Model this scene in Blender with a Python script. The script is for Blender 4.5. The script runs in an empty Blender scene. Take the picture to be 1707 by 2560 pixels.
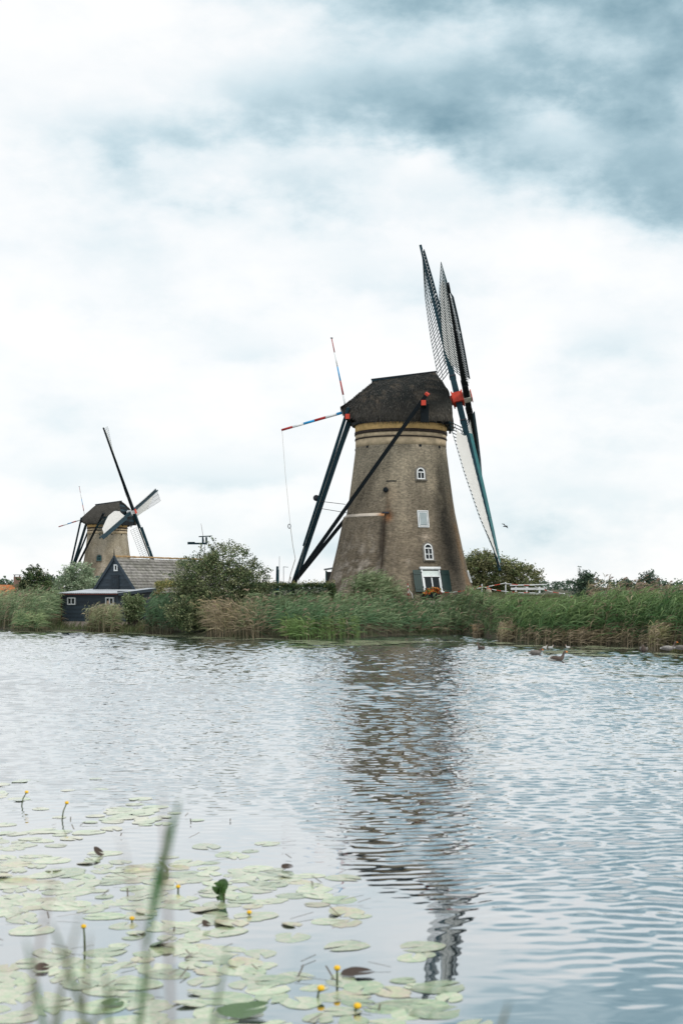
import bpy, math, random
import numpy as np
from mathutils import Vector, Matrix
R = math.radians
C = bpy.context.scene.collection
S = bpy.context.scene
random.seed(7)
rng = np.random.default_rng(11)

# ------------------------------------------------------------------ camera
cam_d = bpy.data.cameras.new('camera')
cam = bpy.data.objects.new('camera', cam_d); C.objects.link(cam)
cam_d.sensor_fit = 'VERTICAL'; cam_d.sensor_height = 36; cam_d.lens = 50
cam_d.shift_y = 190 / 2560
cam_d.clip_start = .1; cam_d.clip_end = 9000
cam.location = (0, 0, 3.2); cam.rotation_euler = (R(90), 0, 0)
cam_d.dof.use_dof = True; cam_d.dof.focus_distance = 104; cam_d.dof.aperture_fstop = 2.2
S.camera = cam

# ------------------------------------------------------------------ world + sun
W = bpy.data.worlds.new('World'); S.world = W; W.use_nodes = True
wt = W.node_tree; wn = wt.nodes; wl = wt.links; wn.clear()
SUN_EL, SUN_AZ = 48, -62          # degrees; azimuth from +Y towards +X (sun behind the camera's left)
def wmath(op, a, b=None, c=None, clamp=False):
    n = wn.new('ShaderNodeMath'); n.operation = op; n.use_clamp = clamp
    for i, v in enumerate((a, b, c)):
        if v is None: continue
        if isinstance(v, (int, float)): n.inputs[i].default_value = v
        else: wl.new(v, n.inputs[i])
    return n.outputs[0]
tc = wn.new('ShaderNodeTexCoord')
sx = wn.new('ShaderNodeSeparateXYZ'); wl.new(tc.outputs['Generated'], sx.inputs[0])
dx, dy, dz = sx.outputs
def wnoise(vec, scale, detail, rough=.5):
    n = wn.new('ShaderNodeTexNoise'); n.inputs['Scale'].default_value = scale
    n.inputs['Detail'].default_value = detail; n.inputs['Roughness'].default_value = rough
    wl.new(vec, n.inputs['Vector']); return n.outputs['Fac']
# flat cloud layer seen in perspective
zz = wmath('ADD', wmath('ABSOLUTE', dz), .14)
cv = wn.new('ShaderNodeCombineXYZ')
wl.new(wmath('DIVIDE', dx, zz), cv.inputs[0]); wl.new(wmath('DIVIDE', dy, zz), cv.inputs[1]); cv.inputs[2].default_value = 3.7
n_big = wnoise(cv.outputs[0], .75, 4, .5)
n_fine = wnoise(cv.outputs[0], 2.3, 7, .55)
sq = wn.new('ShaderNodeMapping'); sq.inputs['Scale'].default_value = (1, 1, 1.9); wl.new(tc.outputs['Generated'], sq.inputs[0])
n_soft = wnoise(sq.outputs[0], 6.0, 5, .5)
n_puff = wnoise(sq.outputs[0], 11.0, 8, .56)
yy = wmath('MAXIMUM', dy, .25)
u0 = wmath('DIVIDE', dx, yy); e0 = wmath('DIVIDE', dz, yy)
uu = wmath('ADD', u0, wmath('MULTIPLY', wmath('SUBTRACT', n_soft, .5), .16))
ee = wmath('ADD', e0, wmath('MULTIPLY', wmath('SUBTRACT', n_puff, .5), .075))
def blob(u, e, su, se, amp, rot=0):
    du = wmath('SUBTRACT', uu, u); de = wmath('SUBTRACT', ee, e)
    c, s = math.cos(R(rot)), math.sin(R(rot))
    a = wmath('DIVIDE', wmath('ADD', wmath('MULTIPLY', du, c), wmath('MULTIPLY', de, s)), su)
    b = wmath('DIVIDE', wmath('ADD', wmath('MULTIPLY', du, -s), wmath('MULTIPLY', de, c)), se)
    r2 = wmath('ADD', wmath('MULTIPLY', a, a), wmath('MULTIPLY', b, b))
    return wmath('MULTIPLY', wmath('POWER', 2.718, wmath('MULTIPLY', r2, -1)), amp)
BLOBS = [(.08, .350, .19, .036, .68, 6), (.24, .41, .19, .075, .88, 0), (.19, .300, .120, .038, .88, -10), (.05, .425, .13, .040, .72, 0), (.14, .44, .12, .05, .35, 0),
         (-.06, .340, .14, .028, .34, 2), (-.19, .318, .08, .018, .14, 4), (-.04, .288, .09, .014, .28, 0), (.03, .262, .10, .012, .16, -8), (.27, .275, .07, .03, .45, 0), (-.15, .375, .05, .012, .18, 10),
         (.12, .51, .45, .07, .50, 0), (.130, .335, .040, .020, -.62, -15), (.055, .303, .036, .016, -.42, 0),
         (-.28, .42, .10, .06, -.35, 0), (.20, .13, .16, .09, .16, 0), (-.10, .082, .12, .010, .22, 0),
         (.14, .062, .14, .020, .24, 0), (-.05, .025, .4, .026, .20, 0), (.06, .22, .12, .016, .18, 0), (-.06, .175, .05, .010, .18, 0), (-.18, .20, .06, .012, .14, 0), (.16, .175, .05, .014, .14, 0)]
tot = None
for b in BLOBS:
    v = blob(*b); tot = v if tot is None else wmath('ADD', tot, v)
front = wmath('MULTIPLY', wmath('SUBTRACT', dy, .25), 3.0, clamp=True)
tot = wmath('MULTIPLY', tot, front)
gen = wmath('MULTIPLY', wmath('SUBTRACT', n_big, .42), 1.1)
fine = wmath('MULTIPLY', wmath('SUBTRACT', n_puff, .475), .80)
dark = wmath('ADD', wmath('ADD', wmath('MULTIPLY', tot, wmath('ADD', wmath('MULTIPLY', n_puff, .62), .24)), wmath('MULTIPLY', gen, .36)), fine, clamp=True)
rp = wn.new('ShaderNodeValToRGB'); wl.new(dark, rp.inputs[0])
el = rp.color_ramp.elements
el[0].position = 0; el[0].color = (.985, .99, .985, 1)
el[1].position = 1; el[1].color = (.22, .36, .43, 1)
for p, c in ((.12, (.925, .95, .962)), (.28, (.80, .877, .91)), (.48, (.585, .725, .785)), (.72, (.37, .525, .595))):
    k = el.new(p); k.color = (*c, 1)
gain = wn.new('ShaderNodeMix'); gain.data_type = 'RGBA'; gain.blend_type = 'MULTIPLY'
gain.inputs[0].default_value = 1; wl.new(rp.outputs[0], gain.inputs[6]); gain.inputs[7].default_value = (10.75, 10.75, 10.75, 1)
sky = wn.new('ShaderNodeTexSky'); sky.sky_type = 'NISHITA'; sky.sun_disc = False
sky.sun_elevation = R(SUN_EL); sky.sun_rotation = R(SUN_AZ + 180)
mx = wn.new('ShaderNodeMix'); mx.data_type = 'RGBA'; mx.inputs[0].default_value = .93
wl.new(sky.outputs[0], mx.inputs[6]); wl.new(gain.outputs[2], mx.inputs[7])
bg = wn.new('ShaderNodeBackground'); bg.inputs[1].default_value = .1
wl.new(mx.outputs[2], bg.inputs[0])
wo = wn.new('ShaderNodeOutputWorld'); wl.new(bg.outputs[0], wo.inputs[0])
W.cycles.sampling_method = 'MANUAL'; W.cycles.sample_map_resolution = 512

sun_d = bpy.data.lights.new('sun', 'SUN'); sun = bpy.data.objects.new('sun', sun_d); C.objects.link(sun)
sun_d.energy = 1.8; sun_d.angle = R(14); sun_d.color = (1, .95, .87)
a = R(SUN_AZ + 180)               # where the sun stands
sd = Vector((math.sin(a) * math.cos(R(SUN_EL)), math.cos(a) * math.cos(R(SUN_EL)), math.sin(R(SUN_EL))))
sd = Vector((.60, -.50, .85)).normalized()
sun.rotation_euler = sd.to_track_quat('Z', 'Y').to_euler(); sun.location = (-40, -30, 80)
sky.sun_elevation = math.asin(sd.z); sky.sun_rotation = math.atan2(sd.x, sd.y)
S.view_settings.view_transform = 'Standard'; S.view_settings.look = 'None'
S.view_settings.exposure = 0; S.view_settings.gamma = 1; S.view_settings.use_curve_mapping = False
S.cycles.max_bounces = 6; S.cycles.diffuse_bounces = 2; S.cycles.glossy_bounces = 3
S.cycles.transmission_bounces = 4; S.cycles.transparent_max_bounces = 6
S.cycles.use_denoising = True

# ------------------------------------------------------------------ materials
def mat(name, col, rough=.75, var=.25, scale=3., bump=0., tint=False, trans=0., spec=.3, metal=0., stretch=(1, 1, 1), rnd=0., detail=5, bscale=None, col2=None, coat=0.):
    m = bpy.data.materials.new(name); m.use_nodes = True
    t = m.node_tree; n = t.nodes; l = t.links; n.clear()
    o = n.new('ShaderNodeOutputMaterial'); p = n.new('ShaderNodeBsdfPrincipled')
    p.inputs['Roughness'].default_value = rough; p.inputs['Metallic'].default_value = metal
    p.inputs['Specular IOR Level'].default_value = spec
    if coat: p.inputs['Coat Weight'].default_value = coat
    tcn = n.new('ShaderNodeTexCoord'); mp = n.new('ShaderNodeMapping'); mp.inputs['Scale'].default_value = stretch
    l.new(tcn.outputs['Object'], mp.inputs[0])
    nz = n.new('ShaderNodeTexNoise'); nz.inputs['Scale'].default_value = scale; nz.inputs['Detail'].default_value = detail
    nz.inputs['Roughness'].default_value = .6
    l.new(mp.outputs[0], nz.inputs['Vector'])
    r = n.new('ShaderNodeMapRange'); r.inputs[1].default_value = .3; r.inputs[2].default_value = .7
    r.inputs[3].default_value = 1 - var; r.inputs[4].default_value = 1 + var
    l.new(nz.outputs['Fac'], r.inputs[0]); fac = r.outputs[0]
    if rnd:
        oi = n.new('ShaderNodeObjectInfo'); rr = n.new('ShaderNodeMapRange')
        rr.inputs[3].default_value = 1 - rnd; rr.inputs[4].default_value = 1 + rnd
        l.new(oi.outputs['Random'], rr.inputs[0]); mu = n.new('ShaderNodeMath'); mu.operation = 'MULTIPLY'
        l.new(fac, mu.inputs[0]); l.new(rr.outputs[0], mu.inputs[1]); fac = mu.outputs[0]
    if tint:
        at = n.new('ShaderNodeAttribute'); at.attribute_name = 'tint'; src = at.outputs['Color']
    elif col2 is not None:
        mm = n.new('ShaderNodeMix'); mm.data_type = 'RGBA'; n2 = n.new('ShaderNodeTexNoise')
        n2.inputs['Scale'].default_value = scale * .37; n2.inputs['Detail'].default_value = 6; l.new(mp.outputs[0], n2.inputs['Vector'])
        r2 = n.new('ShaderNodeMapRange'); r2.inputs[1].default_value = .42; r2.inputs[2].default_value = .6
        l.new(n2.outputs['Fac'], r2.inputs[0]); l.new(r2.outputs[0], mm.inputs[0])
        mm.inputs[6].default_value = (*col, 1); mm.inputs[7].default_value = (*col2, 1); src = mm.outputs[2]
    else:
        rg = n.new('ShaderNodeRGB'); rg.outputs[0].default_value = (*col, 1); src = rg.outputs[0]
    vm = n.new('ShaderNodeVectorMath'); vm.operation = 'SCALE'; l.new(src, vm.inputs[0]); l.new(fac, vm.inputs['Scale'])
    l.new(vm.outputs[0], p.inputs['Base Color'])
    if bump:
        bn = n.new('ShaderNodeBump'); bn.inputs['Strength'].default_value = 1; bn.inputs['Distance'].default_value = bump
        if bscale:
            n3 = n.new('ShaderNodeTexNoise'); n3.inputs['Scale'].default_value = bscale; n3.inputs['Detail'].default_value = 3
            l.new(mp.outputs[0], n3.inputs['Vector']); l.new(n3.outputs['Fac'], bn.inputs['Height'])
        else: l.new(nz.outputs['Fac'], bn.inputs['Height'])
        l.new(bn.outputs[0], p.inputs['Normal'])
    if trans:
        tr = n.new('ShaderNodeBsdfTranslucent'); l.new(vm.outputs[0], tr.inputs[0])
        ms = n.new('ShaderNodeMixShader'); ms.inputs[0].default_value = trans
        l.new(p.outputs[0], ms.inputs[1]); l.new(tr.outputs[0], ms.inputs[2]); l.new(ms.outputs[0], o.inputs[0])
    else: l.new(p.outputs[0], o.inputs[0])
    return m

def brick_mat(name, tint_attr=True, row=.07, width=.23):
    m = bpy.data.materials.new(name); m.use_nodes = True
    t = m.node_tree; n = t.nodes; l = t.links; p = n['Principled BSDF']
    p.inputs['Roughness'].default_value = .9; p.inputs['Specular IOR Level'].default_value = .15
    uv = n.new('ShaderNodeUVMap'); uv.uv_map = 'uv'
    b = n.new('ShaderNodeTexBrick'); l.new(uv.outputs[0], b.inputs['Vector'])
    b.inputs['Scale'].default_value = 1; b.inputs['Brick Width'].default_value = width; b.inputs['Row Height'].default_value = row
    b.inputs['Mortar Size'].default_value = .009; b.inputs['Mortar Smooth'].default_value = .3; b.inputs['Bias'].default_value = 0
    b.inputs['Color1'].default_value = (.72, .71, .70, 1); b.inputs['Color2'].default_value = (1.34, 1.30, 1.27, 1)
    b.inputs['Mortar'].default_value = (1.15, 1.2, 1.25, 1)
    at = n.new('ShaderNodeAttribute'); at.attribute_name = 'tint'
    nz = n.new('ShaderNodeTexNoise'); nz.inputs['Scale'].default_value = 5; nz.inputs['Detail'].default_value = 8; nz.inputs['Roughness'].default_value = .75
    l.new(uv.outputs[0], nz.inputs['Vector'])
    r = n.new('ShaderNodeMapRange'); r.inputs[1].default_value = .3; r.inputs[2].default_value = .7; r.inputs[3].default_value = .60; r.inputs[4].default_value = 1.42
    l.new(nz.outputs['Fac'], r.inputs[0])
    mx = n.new('ShaderNodeMix'); mx.data_type = 'RGBA'; mx.blend_type = 'MULTIPLY'; mx.inputs[0].default_value = 1
    l.new(at.outputs['Color'], mx.inputs[6]); l.new(b.outputs['Color'], mx.inputs[7])
    vm = n.new('ShaderNodeVectorMath'); vm.operation = 'SCALE'; l.new(mx.outputs[2], vm.inputs[0]); l.new(r.outputs[0], vm.inputs['Scale'])
    l.new(vm.outputs[0], p.inputs['Base Color'])
    bn = n.new('ShaderNodeBump'); bn.inputs['Distance'].default_value = .012; l.new(b.outputs['Fac'], bn.inputs['Height']); bn.invert = True
    b2 = n.new('ShaderNodeBump'); b2.inputs['Distance'].default_value = .02; l.new(nz.outputs['Fac'], b2.inputs['Height']); l.new(bn.outputs[0], b2.inputs['Normal'])
    l.new(b2.outputs[0], p.inputs['Normal'])
    return m

def glass_mat():
    m = bpy.data.materials.new('window_glass'); m.use_nodes = True
    p = m.node_tree.nodes['Principled BSDF']; p.inputs['Base Color'].default_value = (.012, .018, .02, 1)
    p.inputs['Roughness'].default_value = .08; p.inputs['Specular IOR Level'].default_value = .22
    return m

def water_mat():
    m = bpy.data.materials.new('water'); m.use_nodes = True
    t = m.node_tree; n = t.nodes; l = t.links; p = n['Principled BSDF']
    p.inputs['Base Color'].default_value = (.018, .034, .040, 1); p.inputs['Roughness'].default_value = .6
    p.inputs['Specular IOR Level'].default_value = 0
    g = n.new('ShaderNodeNewGeometry'); sp = n.new('ShaderNodeSeparateXYZ'); l.new(g.outputs['Position'], sp.inputs[0])
    def mth(op, a, b=None, clamp=False):
        q = n.new('ShaderNodeMath'); q.operation = op; q.use_clamp = clamp
        for i, v in enumerate((a, b)):
            if v is None: continue
            if isinstance(v, (int, float)): q.inputs[i].default_value = v
            else: l.new(v, q.inputs[i])
        return q.outputs[0]
    def mr(v, a, b, c, d):
        q = n.new('ShaderNodeMapRange'); q.interpolation_type = 'SMOOTHSTEP'
        for i, x in enumerate((v, a, b, c, d)):
            if isinstance(x, (int, float)): q.inputs[i].default_value = x
            else: l.new(x, q.inputs[i])
        return q.outputs[0]
    def nz(sx, sy, rot, detail, rough=.45, dist=.3):
        mp = n.new('ShaderNodeMapping'); mp.inputs['Scale'].default_value = (sx, sy, 1); mp.inputs['Rotation'].default_value = (0, 0, R(rot))
        l.new(g.outputs['Position'], mp.inputs[0])
        q = n.new('ShaderNodeTexNoise'); q.noise_dimensions = '2D'; q.inputs['Scale'].default_value = 1
        q.inputs['Detail'].default_value = detail; q.inputs['Roughness'].default_value = rough; q.inputs['Distortion'].default_value = dist
        l.new(mp.outputs[0], q.inputs['Vector']); return q.outputs['Fac']
    w1 = nz(1.25, 2.5, 12, 1.5); w2 = nz(2.9, 5.2, -9, 1); w3 = nz(.35, .8, 6, 1); patch = nz(.06, .12, 20, 2)
    far = mr(sp.outputs[1], 11, 30, 0, 1)
    lee = mth('MULTIPLY', mr(sp.outputs[0], .2, 2.2, 1, 0), mr(sp.outputs[1], 17, 25, 1, 0))   # sheltered water over the lily bed
    amp = mth('MULTIPLY', mth('ADD', mth('MULTIPLY', far, .55), .45), mth('SUBTRACT', 1, mth('MULTIPLY', lee, .8)))
    amp = mth('MULTIPLY', amp, mr(patch, .3, .7, .6, 1.25))
    h = mth('ADD', mth('MULTIPLY', w1, .012), mth('ADD', mth('MULTIPLY', mth('MULTIPLY', w2, far), .010), mth('MULTIPLY', w3, .0)))
    h = mth('MULTIPLY', h, amp)
    b = n.new('ShaderNodeBump'); b.inputs['Distance'].default_value = 1; b.inputs['Strength'].default_value = 1
    l.new(h, b.inputs['Height'])
    gl = n.new('ShaderNodeBsdfGlossy'); gl.inputs['Roughness'].default_value = .03; gl.inputs['Color'].default_value = (.97, .99, 1, 1); l.new(b.outputs[0], gl.inputs['Normal'])
    lw = n.new('ShaderNodeLayerWeight'); lw.inputs[0].default_value = .5; l.new(b.outputs[0], lw.inputs['Normal'])
    pw = mth('POWER', lw.outputs['Facing'], 3); fc = mth('ADD', mth('MULTIPLY', pw, .56), .44, True)
    ms = n.new('ShaderNodeMixShader'); l.new(fc, ms.inputs[0]); l.new(p.outputs[0], ms.inputs[1]); l.new(gl.outputs[0], ms.inputs[2])
    l.new(ms.outputs[0], n['Material Output'].inputs[0])
    return m

K = dict(
    brick=brick_mat('tower_brick'),
    thatch=mat('thatch', (.030, .027, .022), .95, .5, 10, .08, spec=.1, stretch=(1, 1, .5), tint=True, bscale=18),
    teal=mat('dark_teal_paint', (.006, .030, .044), .5, .25, 2, .004, spec=.16),
    teal_light=mat('teal_paint', (.012, .115, .125), .45, .2, 2, .004),
    black=mat('tarred_wood', (.007, .012, .016), .6, .4, 3, .006, stretch=(1, 1, 6), spec=.15),
    shedwood=mat('tarred_board', (.030, .046, .062), .55, .3, 4, .008, stretch=(.5, .5, 5), rnd=.25),
    hatchwood=mat('hatch_board', (.016, .026, .036), .6, .3, 4, .006, rnd=.2),
    red=mat('vermilion_paint', (.55, .055, .03), .5, .15, 4, .003),
    pole_red=mat('red_paint', (.33, .018, .02), .5, .12, 4),
    pole_blue=mat('blue_paint', (.02, .30, .62), .5, .12, 4),
    white=mat('white_paint', (.70, .74, .76), .5, .10, 4),
    cream=mat('pale_paint', (.55, .57, .50), .6, .3, 5),
    green=mat('shutter_green', (.004, .030, .028), .4, .2, 3),
    grey=mat('grey_plaster', (.16, .15, .13), .9, .25, 4, .01),
    blind=mat('roller_blind', (.62, .70, .69), .7, .06, 3),
    canvas=mat('sailcloth', (.95, .96, .94), .85, .03, 1.2, .01, trans=.45, spec=.1),
    bar=mat('lattice_paint', (.006, .034, .040), .55, .25, 3, spec=.15),
    tin=mat('zinc_sheet', (.42, .46, .50), .45, .18, 2.5, .003, rnd=.05),
    yellow=mat('ochre_wash', (.70, .48, .21), .9, .25, 2.2, .01),
    tan=mat('tan_wash', (.50, .41, .28), .9, .25, 2.5, .01),
    darkband=mat('dark_brick_band', (.045, .035, .030), .9, .5, 6, .02),
    tile=mat('mossy_tile', (.25, .245, .235), .85, .40, 3.2, .02, rnd=.15, col2=(.20, .20, .18)),
    ridge=mat('lichen_ridge_tile', (.20, .165, .11), .85, .4, 5, .02, rnd=.25, col2=(.40, .22, .06)),
    plinth=mat('plinth_stone', (.42, .36, .32), .9, .2, 4, .01, stretch=(1, 1, 4)),
    rust=mat('rusty_pipe', (.10, .03, .025), .6, .3, 4),
    rope=mat('rope', (.40, .38, .34), .9, .2, 8),
    steel=mat('dark_steel', (.03, .035, .045), .5, .2, 3, metal=.3),
    soil=mat('soil', (.07, .062, .045), .95, .4, 1.2, .05, col2=(.05, .065, .030)),
    leaf=mat('leaf', (.1, .1, .1), .55, .22, 6, tint=True, trans=.30, spec=.35),
    blade=mat('blade', (.1, .1, .1), .5, .15, 3, tint=True, trans=.25, spec=.35),
    bark=mat('bark', (.06, .05, .04), .9, .4, 5, .03),
    stone=mat('pale_stone', (.36, .33, .26), .9, .25, 5, .03),
    feather=mat('feather', (.2, .2, .2), .7, .25, 14, tint=True),
    pad=mat('lily_pad', (.33, .43, .25), .25, .22, 5, .003, rnd=.2, spec=.8, col2=(.46, .46, .32), coat=.5),
    pad2=mat('tan_lily_pad', (.44, .38, .27), .3, .25, 5, .003, rnd=.2, spec=.8, coat=.4, col2=(.36, .40, .22)),
    pad3=mat('deep_lily_pad', (.20, .31, .15), .25, .25, 5, .003, rnd=.25, spec=.8, coat=.5, col2=(.33, .38, .22)),
    padg=mat('green_lily_pad', (.050, .115, .030), .35, .25, 6, .004, spec=.5),
    padd=mat('brown_leaf', (.045, .030, .022), .6, .3, 6, .004),
    flower=mat('lily_yellow', (.80, .48, .02), .5, .1, 6),
    stem=mat('lily_stem', (.075, .10, .040), .5, .2, 6),
    petal=mat('flower_petal', (.1, .1, .1), .6, .15, 6, tint=True, trans=.2),
    orange_roof=mat('orange_pantile', (.42, .15, .06), .9, .25, 3, .02),
    housebrick=mat('house_brick', (.22, .15, .12), .9, .25, 3),
    glass=glass_mat(), water=water_mat(),
)

# ------------------------------------------------------------------ mesh helpers
def vnoise(p, seed=0):
    p = np.asarray(p, float); i = np.floor(p).astype(np.int64); f = p - i; f = f * f * (3 - 2 * f)
    def h(a):
        n = a[:, 0] * 374761393 + a[:, 1] * 668265263 + a[:, 2] * 2147483647 + seed * 974711
        n = (n ^ (n >> 13)) * 1274126177; n = n ^ (n >> 16)
        return (n & 0xffff) / 65535.
    out = 0
    for k in range(8):
        o = np.array([k & 1, (k >> 1) & 1, (k >> 2) & 1])
        w = np.prod(np.where(o, f, 1 - f), axis=1); out = out + w * h(i + o)
    return out
def fbm(p, seed=0, octv=4):
    s = 0; a = .5; t = 0; p = np.asarray(p, float)
    for k in range(octv): s = s + a * vnoise(p * 2 ** k + 17.3 * k, seed + k); t += a; a *= .5
    return s / t

def link(name, me, m=None, parent=None, loc=None):
    o = bpy.data.objects.new(name, me); C.objects.link(o)
    if m is not None and me is not None and not me.materials: me.materials.append(m)
    if parent is not None: o.parent = parent
    if loc is not None: o.location = loc
    return o
def arr_mesh(name, V, Fq=None, Ft=None, tint=None, uv=None, smooth=False):
    me = bpy.data.meshes.new(name); V = np.asarray(V, np.float32)
    nq = 0 if Fq is None else len(Fq); nt = 0 if Ft is None else len(Ft)
    me.vertices.add(len(V)); me.vertices.foreach_set('co', V.ravel())
    li = []; 
    if nq: li.append(np.asarray(Fq).ravel())
    if nt: li.append(np.asarray(Ft).ravel())
    li = np.concatenate(li).astype(np.int32)
    me.loops.add(len(li)); me.loops.foreach_set('vertex_index', li)
    me.polygons.add(nq + nt)
    st = np.concatenate([np.arange(nq) * 4, nq * 4 + np.arange(nt) * 3]).astype(np.int32)
    me.polygons.foreach_set('loop_start', st)
    if smooth: me.polygons.foreach_set('use_smooth', np.ones(nq + nt, bool))
    me.update(calc_edges=True); me.validate()
    if tint is not None:
        at = me.attributes.new('tint', 'FLOAT_COLOR', 'POINT')
        c = np.ones((len(V), 4), np.float32); c[:, :3] = tint; at.data.foreach_set('color', c.ravel())
    if uv is not None:
        ul = me.uv_layers.new(name='uv'); ul.data.foreach_set('uv', np.asarray(uv, np.float32)[li].ravel())
    return me

class MB:
    def __init__(s): s.v = []; s.f = []; s.t = []
    def add(s, vs, fs, col=None):
        k = len(s.v); s.v += [tuple(x) for x in vs]; s.f += [tuple(i + k for i in f) for f in fs]
        s.t += [col or (1, 1, 1)] * len(vs); return s
    def box(s, c, d, rot=None, col=None):
        x, y, z = d[0] / 2, d[1] / 2, d[2] / 2
        vs = [Vector((a, b, e)) for a in (-x, x) for b in (-y, y) for e in (-z, z)]
        if rot is not None: vs = [rot @ v for v in vs]
        c = Vector(c)
        return s.add([v + c for v in vs], [(0, 1, 3, 2), (4, 6, 7, 5), (0, 4, 5, 1), (2, 3, 7, 6), (0, 2, 6, 4), (1, 5, 7, 3)], col)
    def beam(s, a, b, w, h=None, up=(0, 0, 1), w2=None, h2=None, col=None):
        a = Vector(a); b = Vector(b); h = h or w; w2 = w2 or w; h2 = h2 or h
        d = (b - a).normalized(); x = d.cross(Vector(up))
        if x.length < 1e-4: x = d.cross(Vector((1, 0, 0)))
        x.normalize(); y = x.cross(d)
        vs = []
        for p, ww, hh in ((a, w, h), (b, w2, h2)):
            for i, j in ((-1, -1), (1, -1), (1, 1), (-1, 1)): vs.append(p + x * ww / 2 * i + y * hh / 2 * j)
        return s.add(vs, [(3, 2, 1, 0), (4, 5, 6, 7), (0, 1, 5, 4), (1, 2, 6, 5), (2, 3, 7, 6), (3, 0, 4, 7)], col)
    def tube(s, pts, rad, n=8, cols=None, flat=None):
        pts = [Vector(p) for p in pts]; k = len(pts)
        if not hasattr(rad, '__len__'): rad = [rad] * k
        b0 = len(s.v); ref = None
        for i, p in enumerate(pts):
            d = (pts[min(i + 1, k - 1)] - pts[max(i - 1, 0)]).normalized()
            if ref is None:
                ref = d.cross(Vector((0, 0, 1)))
                if ref.length < .1: ref = d.cross(Vector((0, 1, 0)))
            x = (ref - d * ref.dot(d)).normalized(); ref = x; y = x.cross(d)
            for j in range(n):
                t = 2 * math.pi * j / n; fx = 1 if flat is None else flat[i]
                s.v.append(tuple(p + (x * math.cos(t) * fx + y * math.sin(t)) * rad[i])); s.t.append((cols[i] if cols else (1, 1, 1)))
        for i in range(k - 1):
            for j in range(n):
                a = b0 + i * n + j; b = b0 + i * n + (j + 1) % n; s.f.append((a, b, b + n, a + n))
        s.f.append(tuple(b0 + j for j in range(n))[::-1]); s.f.append(tuple(b0 + (k - 1) * n + j for j in range(n)))
        return s
    def lathe(s, prof, n=24, c=(0, 0, 0), caps=True, col=None):
        b0 = len(s.v); k = len(prof)
        for r, z in prof:
            for j in range(n):
                t = 2 * math.pi * j / n; s.v.append((c[0] + r * math.cos(t), c[1] + r * math.sin(t), c[2] + z)); s.t.append(col or (1, 1, 1))
        for i in range(k - 1):
            for j in range(n):
                a = b0 + i * n + j; b = b0 + i * n + (j + 1) % n; s.f.append((a, b, b + n, a + n))
        if caps: s.f.append(tuple(b0 + j for j in range(n))[::-1]); s.f.append(tuple(b0 + (k - 1) * n + j for j in range(n)))
        return s
    def xf(s, M): s.v = [tuple(M @ Vector(v)) for v in s.v]; return s
    def mesh(s, name, smooth=False, bevel=0):
        me = bpy.data.meshes.new(name); me.from_pydata(s.v, [], s.f); me.update()
        at = me.attributes.new('tint', 'FLOAT_COLOR', 'POINT')
        at.data.foreach_set('color', np.array([(*c, 1) for c in s.t], np.float32).ravel())
        if smooth: me.polygons.foreach_set('use_smooth', [True] * len(me.polygons))
        return me
    def build(s, name, m, parent=None, smooth=False, M=None):
        o = link(name, s.mesh(name, smooth), m, parent)
        if M is not None: o.matrix_local = M
        return o
def tag(o, label, cat, group=None, kind=None):
    if label: o['label'] = label
    if cat: o['category'] = cat
    if group: o['group'] = group
    if kind: o['kind'] = kind
    return o
def thing(name, loc, label, cat, rz=0, group=None):
    o = bpy.data.objects.new(name, None); C.objects.link(o); o.location = loc; o.rotation_euler = (0, 0, rz)
    o.empty_display_size = .3
    return tag(o, label, cat, group)
def share(o, parent, M=None, name=None):
    c = o.copy(); C.objects.link(c); c.parent = parent
    if M is not None: c.matrix_local = M
    return c

# ------------------------------------------------------------------ the ground, the far bank and the lake
SH = [(-3000, 150), (-300, 128), (-60, 121), (-26.8, 111.5), (-22.5, 105), (-20.6, 106), (-16.3, 101.5), (-12.4, 97.3), (-7.8, 91.5), (-2.3, 88.5),
      (1.2, 92), (3.4, 95.5), (7.6, 98.2), (8.5, 97.6), (9.05, 94.5), (9.6, 88), (10.1, 83.5), (10.9, 80.5), (14.2, 78.5), (16, 76), (16.6, 72), (17.2, 70), (22, 67.5), (40, 62), (300, 45), (3000, 30)]
def shore(x): return np.interp(x, [p[0] for p in SH], [p[1] for p in SH])
def ground_z(x, y):
    x = np.asarray(x, float); y = np.asarray(y, float); d = y - shore(x)
    yard = np.interp(x, [-60, -14, -11, -3, 12, 18, 24, 60], [.8, .8, 1.4, 2.35, 2.45, 2.3, 1.6, 1.0])
    run = np.interp(x, [-14, -9, 9, 11, 13], [9, 11, 6, 14, 24])
    z = np.where(d < 0, np.maximum(d * .35, -1.2) - .04, 0)
    t = np.clip(d / run, 0, 1); t = t * t * (3 - 2 * t)
    up = .02 + .16 * np.clip(d / 1.0, 0, 1) + (yard - .18) * t
    shed = np.exp(-((x + 18.5) / 4.2) ** 2) * (d < 14)
    up = up * (1 - shed) + shed * np.minimum(up, .12)
    far = np.clip((d - 30) / 60, 0, 1); up = up * (1 - far) + far * .9
    return np.where(d < 0, z, up)
xs = np.concatenate([[-4000, -2000, -1000, -500, -250, -140, -90], np.arange(-60, 6.1, .75), np.arange(6.2, 13, .2), np.arange(13.1, 60.1, .75), [90, 140, 250, 500, 1000, 2000, 4000]])
ds = np.array([-6, -3, -1, -.3, 0, .3, .7, 1, 1.6, 2.4, 3.4, 4.6, 6, 7.5, 9, 11, 13, 16, 20, 26, 34, 50, 80, 140, 300, 800, 2500, 8000])
GX, GD = np.meshgrid(xs, ds); GY = shore(GX) + GD; GZ = ground_z(GX, GY)
GZ = GZ + np.where((GD > .5) & (GD < 60), (fbm(np.stack([GX.ravel() * .6, GY.ravel() * .6, GX.ravel() * 0], 1), 3).reshape(GX.shape) - .5) * .25, 0)
nx, ny = len(xs), len(ds)
idx = np.arange(nx * ny).reshape(ny, nx)
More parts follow.
